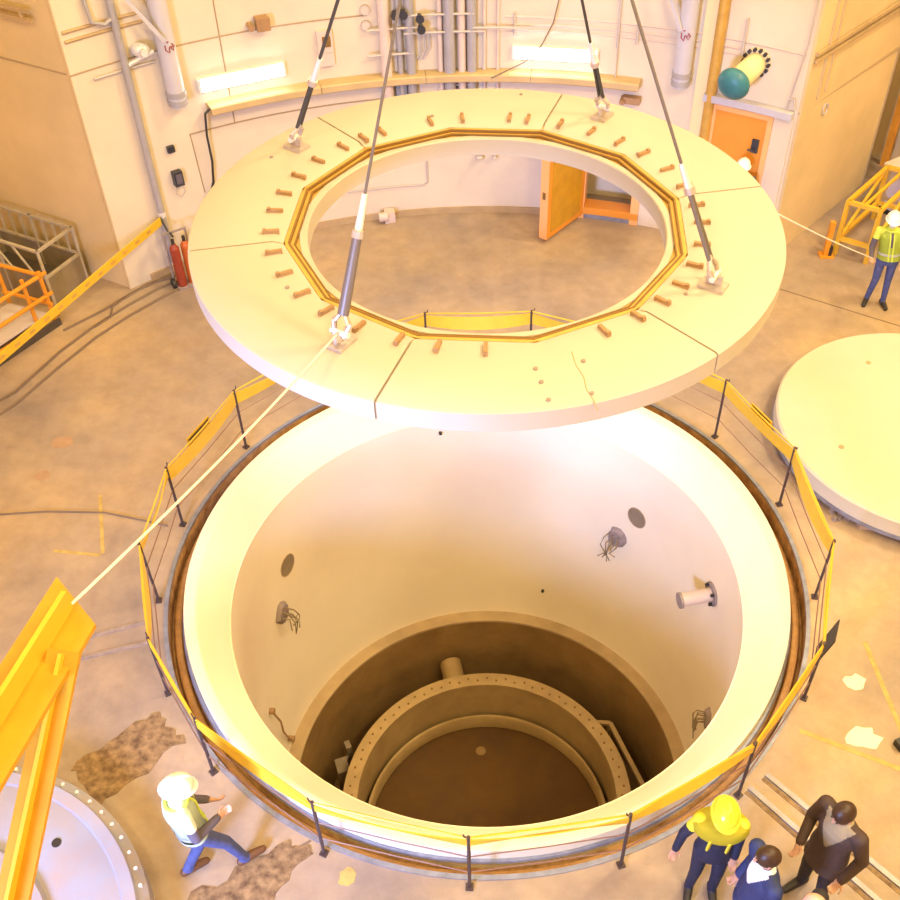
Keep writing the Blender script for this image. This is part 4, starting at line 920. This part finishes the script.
walk = dict(knR=(.10, .25, .53), anR=(.10, .36, .10), toR=(.10, .54, .05), knL=(-.10, .12, .50), anL=(-.10, -.12, .12), toL=(-.11, .05, .035), pel=(0, .03, .93), che=(0, .0, 1.26), nek=(0, .0, 1.43), hed=(0, .04, 1.58), hiR=(.095, .03, .92), hiL=(-.095, .03, .92),
            shR=(.18, .0, 1.38), elR=(.23, .02, 1.10), wrR=(.13, .24, 1.04), shL=(-.18, .0, 1.38), elL=(-.22, .02, 1.10), wrL=(-.08, .24, 1.06), look=(.1, 1, -.35))
person('worker in white helmet and pale vest walking beside the pit', (-2.95, -4.17, 0), R(-55), walk,
       [('helmet', 'helmet_white'), ('vest', 'vest_white', 'vest_green', (.16,), 1), ('eyes',)], h=1.95, top='shirt_grey', trous='jeans', boots='boot', shoulder='vest_white')
person('worker in white helmet and yellow green vest holding a tag line', (6.80, 6.02, 0), R(172), dict(che=(.05, 0, 1.28), nek=(.08, 0, 1.46), hed=(.10, .025, 1.615), shR=(.26, 0, 1.41), shL=(-.12, 0, 1.41), elR=(.31, .02, 1.12), wrR=(.33, .24, 1.05), elL=(-.26, .0, 1.12), wrL=(-.22, .12, .92), anR=(.14, -.01, .09), toR=(.2, .15, .035), anL=(-.12, .04, .09), toL=(-.16, .2, .035), look=(.05, 1, -.1)),
       [('helmet', 'helmet_white'), ('vest', 'vest_green', 'vest_green', (.15,)), ('mask', 'mask'), ('glasses',)], h=1.80, top='shirt_grey', trous='jeans', boots='dark', shoulder='vest_green')
person('worker in white helmet standing before the closed orange door', (4.46, 7.50, .16), R(160), {}, [('helmet', 'helmet_white'), ('eyes',)], h=1.80, top='shirt_grey', trous='jeans', boots='dark')
person('worker in yellow helmet and navy coverall with yellow harness yoke', (2.21, -4.34, 0), R(172), dict(elR=(.30, .02, 1.16), wrR=(.34, .05, .92), elL=(-.22, -.05, 1.12), wrL=(-.2, .04, .9), look=(-.1, 1, -.3)),
       [('helmet', 'helmet_yellow'), ('yoke', 'yoke_yellow'), ('mask', 'mask'), ('eyes',)], h=1.86, top='navy', trous='navy', boots='dark', shoulder='yoke_yellow')
person('man in navy blue suit and white collar beside the yellow helmet', (2.53, -4.80, 0), R(100), dict(look=(.15, 1, -.25), elR=(.23, -.05, 1.12), wrR=(.21, .06, .90)), [('hair', 'hair'), ('mask', 'mask'), ('eyes',)], h=1.90, coat=True, top='suit_blue', trous='suit_blue', boots='dark', shirt=('shirt_white', .26, .10))
person('man in dark brown coat over a taupe waistcoat', (3.33, -4.37, 0), R(122), dict(elR=(.25, .02, 1.14), wrR=(.16, .22, 1.02), elL=(-.27, -.04, 1.12), wrL=(-.25, .10, .90), look=(.1, 1, -.45), hed=(0, .06, 1.60)), [('hair', 'hair'), ('eyes',)], h=1.95, coat=True, top='suit_brown', trous='suit_dark', boots='dark', shirt=('shirt_taupe', .36, .13))
person('bald man in dark jacket between the two suited men', (2.86, -5.24, 0), R(60), dict(look=(0, 1, -.2)), [('eyes',)], h=1.90, coat=True, skin='skin_pale', top='suit_dark', trous='suit_dark', boots='dark', shirt=('shirt_white', .22, .08))
t = thing('leather_bag', 'tan leather bag with handle on the floor beside the brown coat', 'bag', (3.66, -4.85, 0), .5)
bm = bmesh.new(); box(bm, (0, 0, .2), (.42, .17, .38)); bmesh.ops.bevel(bm, geom=bm.edges[:], offset=.045, segments=3, affect='EDGES'); finish('body', bm, 'bag', t, True)
one('handle', 'hair', t, tube, [(-.1, 0, .37), (-.09, 0, .47), (0, 0, .51), (.09, 0, .47), (.1, 0, .37)], .014, 6, smooth=True); one('flap', 'copper', t, box, (0, -.088, .27), (.3, .012, .16))
rope('tag_line', 'cream tag line from the ring lid to the worker by the trestle', hang((2.80, .62, 5.17), (6.44, 5.80, 1.07), .03), .010, 'tagrope')
t = thing('door_step', 'low steel step in front of the closed orange door', 'step', (4.46, 7.50, 0), R(-29)); one('tread', 'rail_steel', t, box, (0, 0, .14), (.8, .5, .04))
for x in (-.36, .36): one('side', 'rail_steel', t, box, (x, 0, .06), (.04, .48, .12))
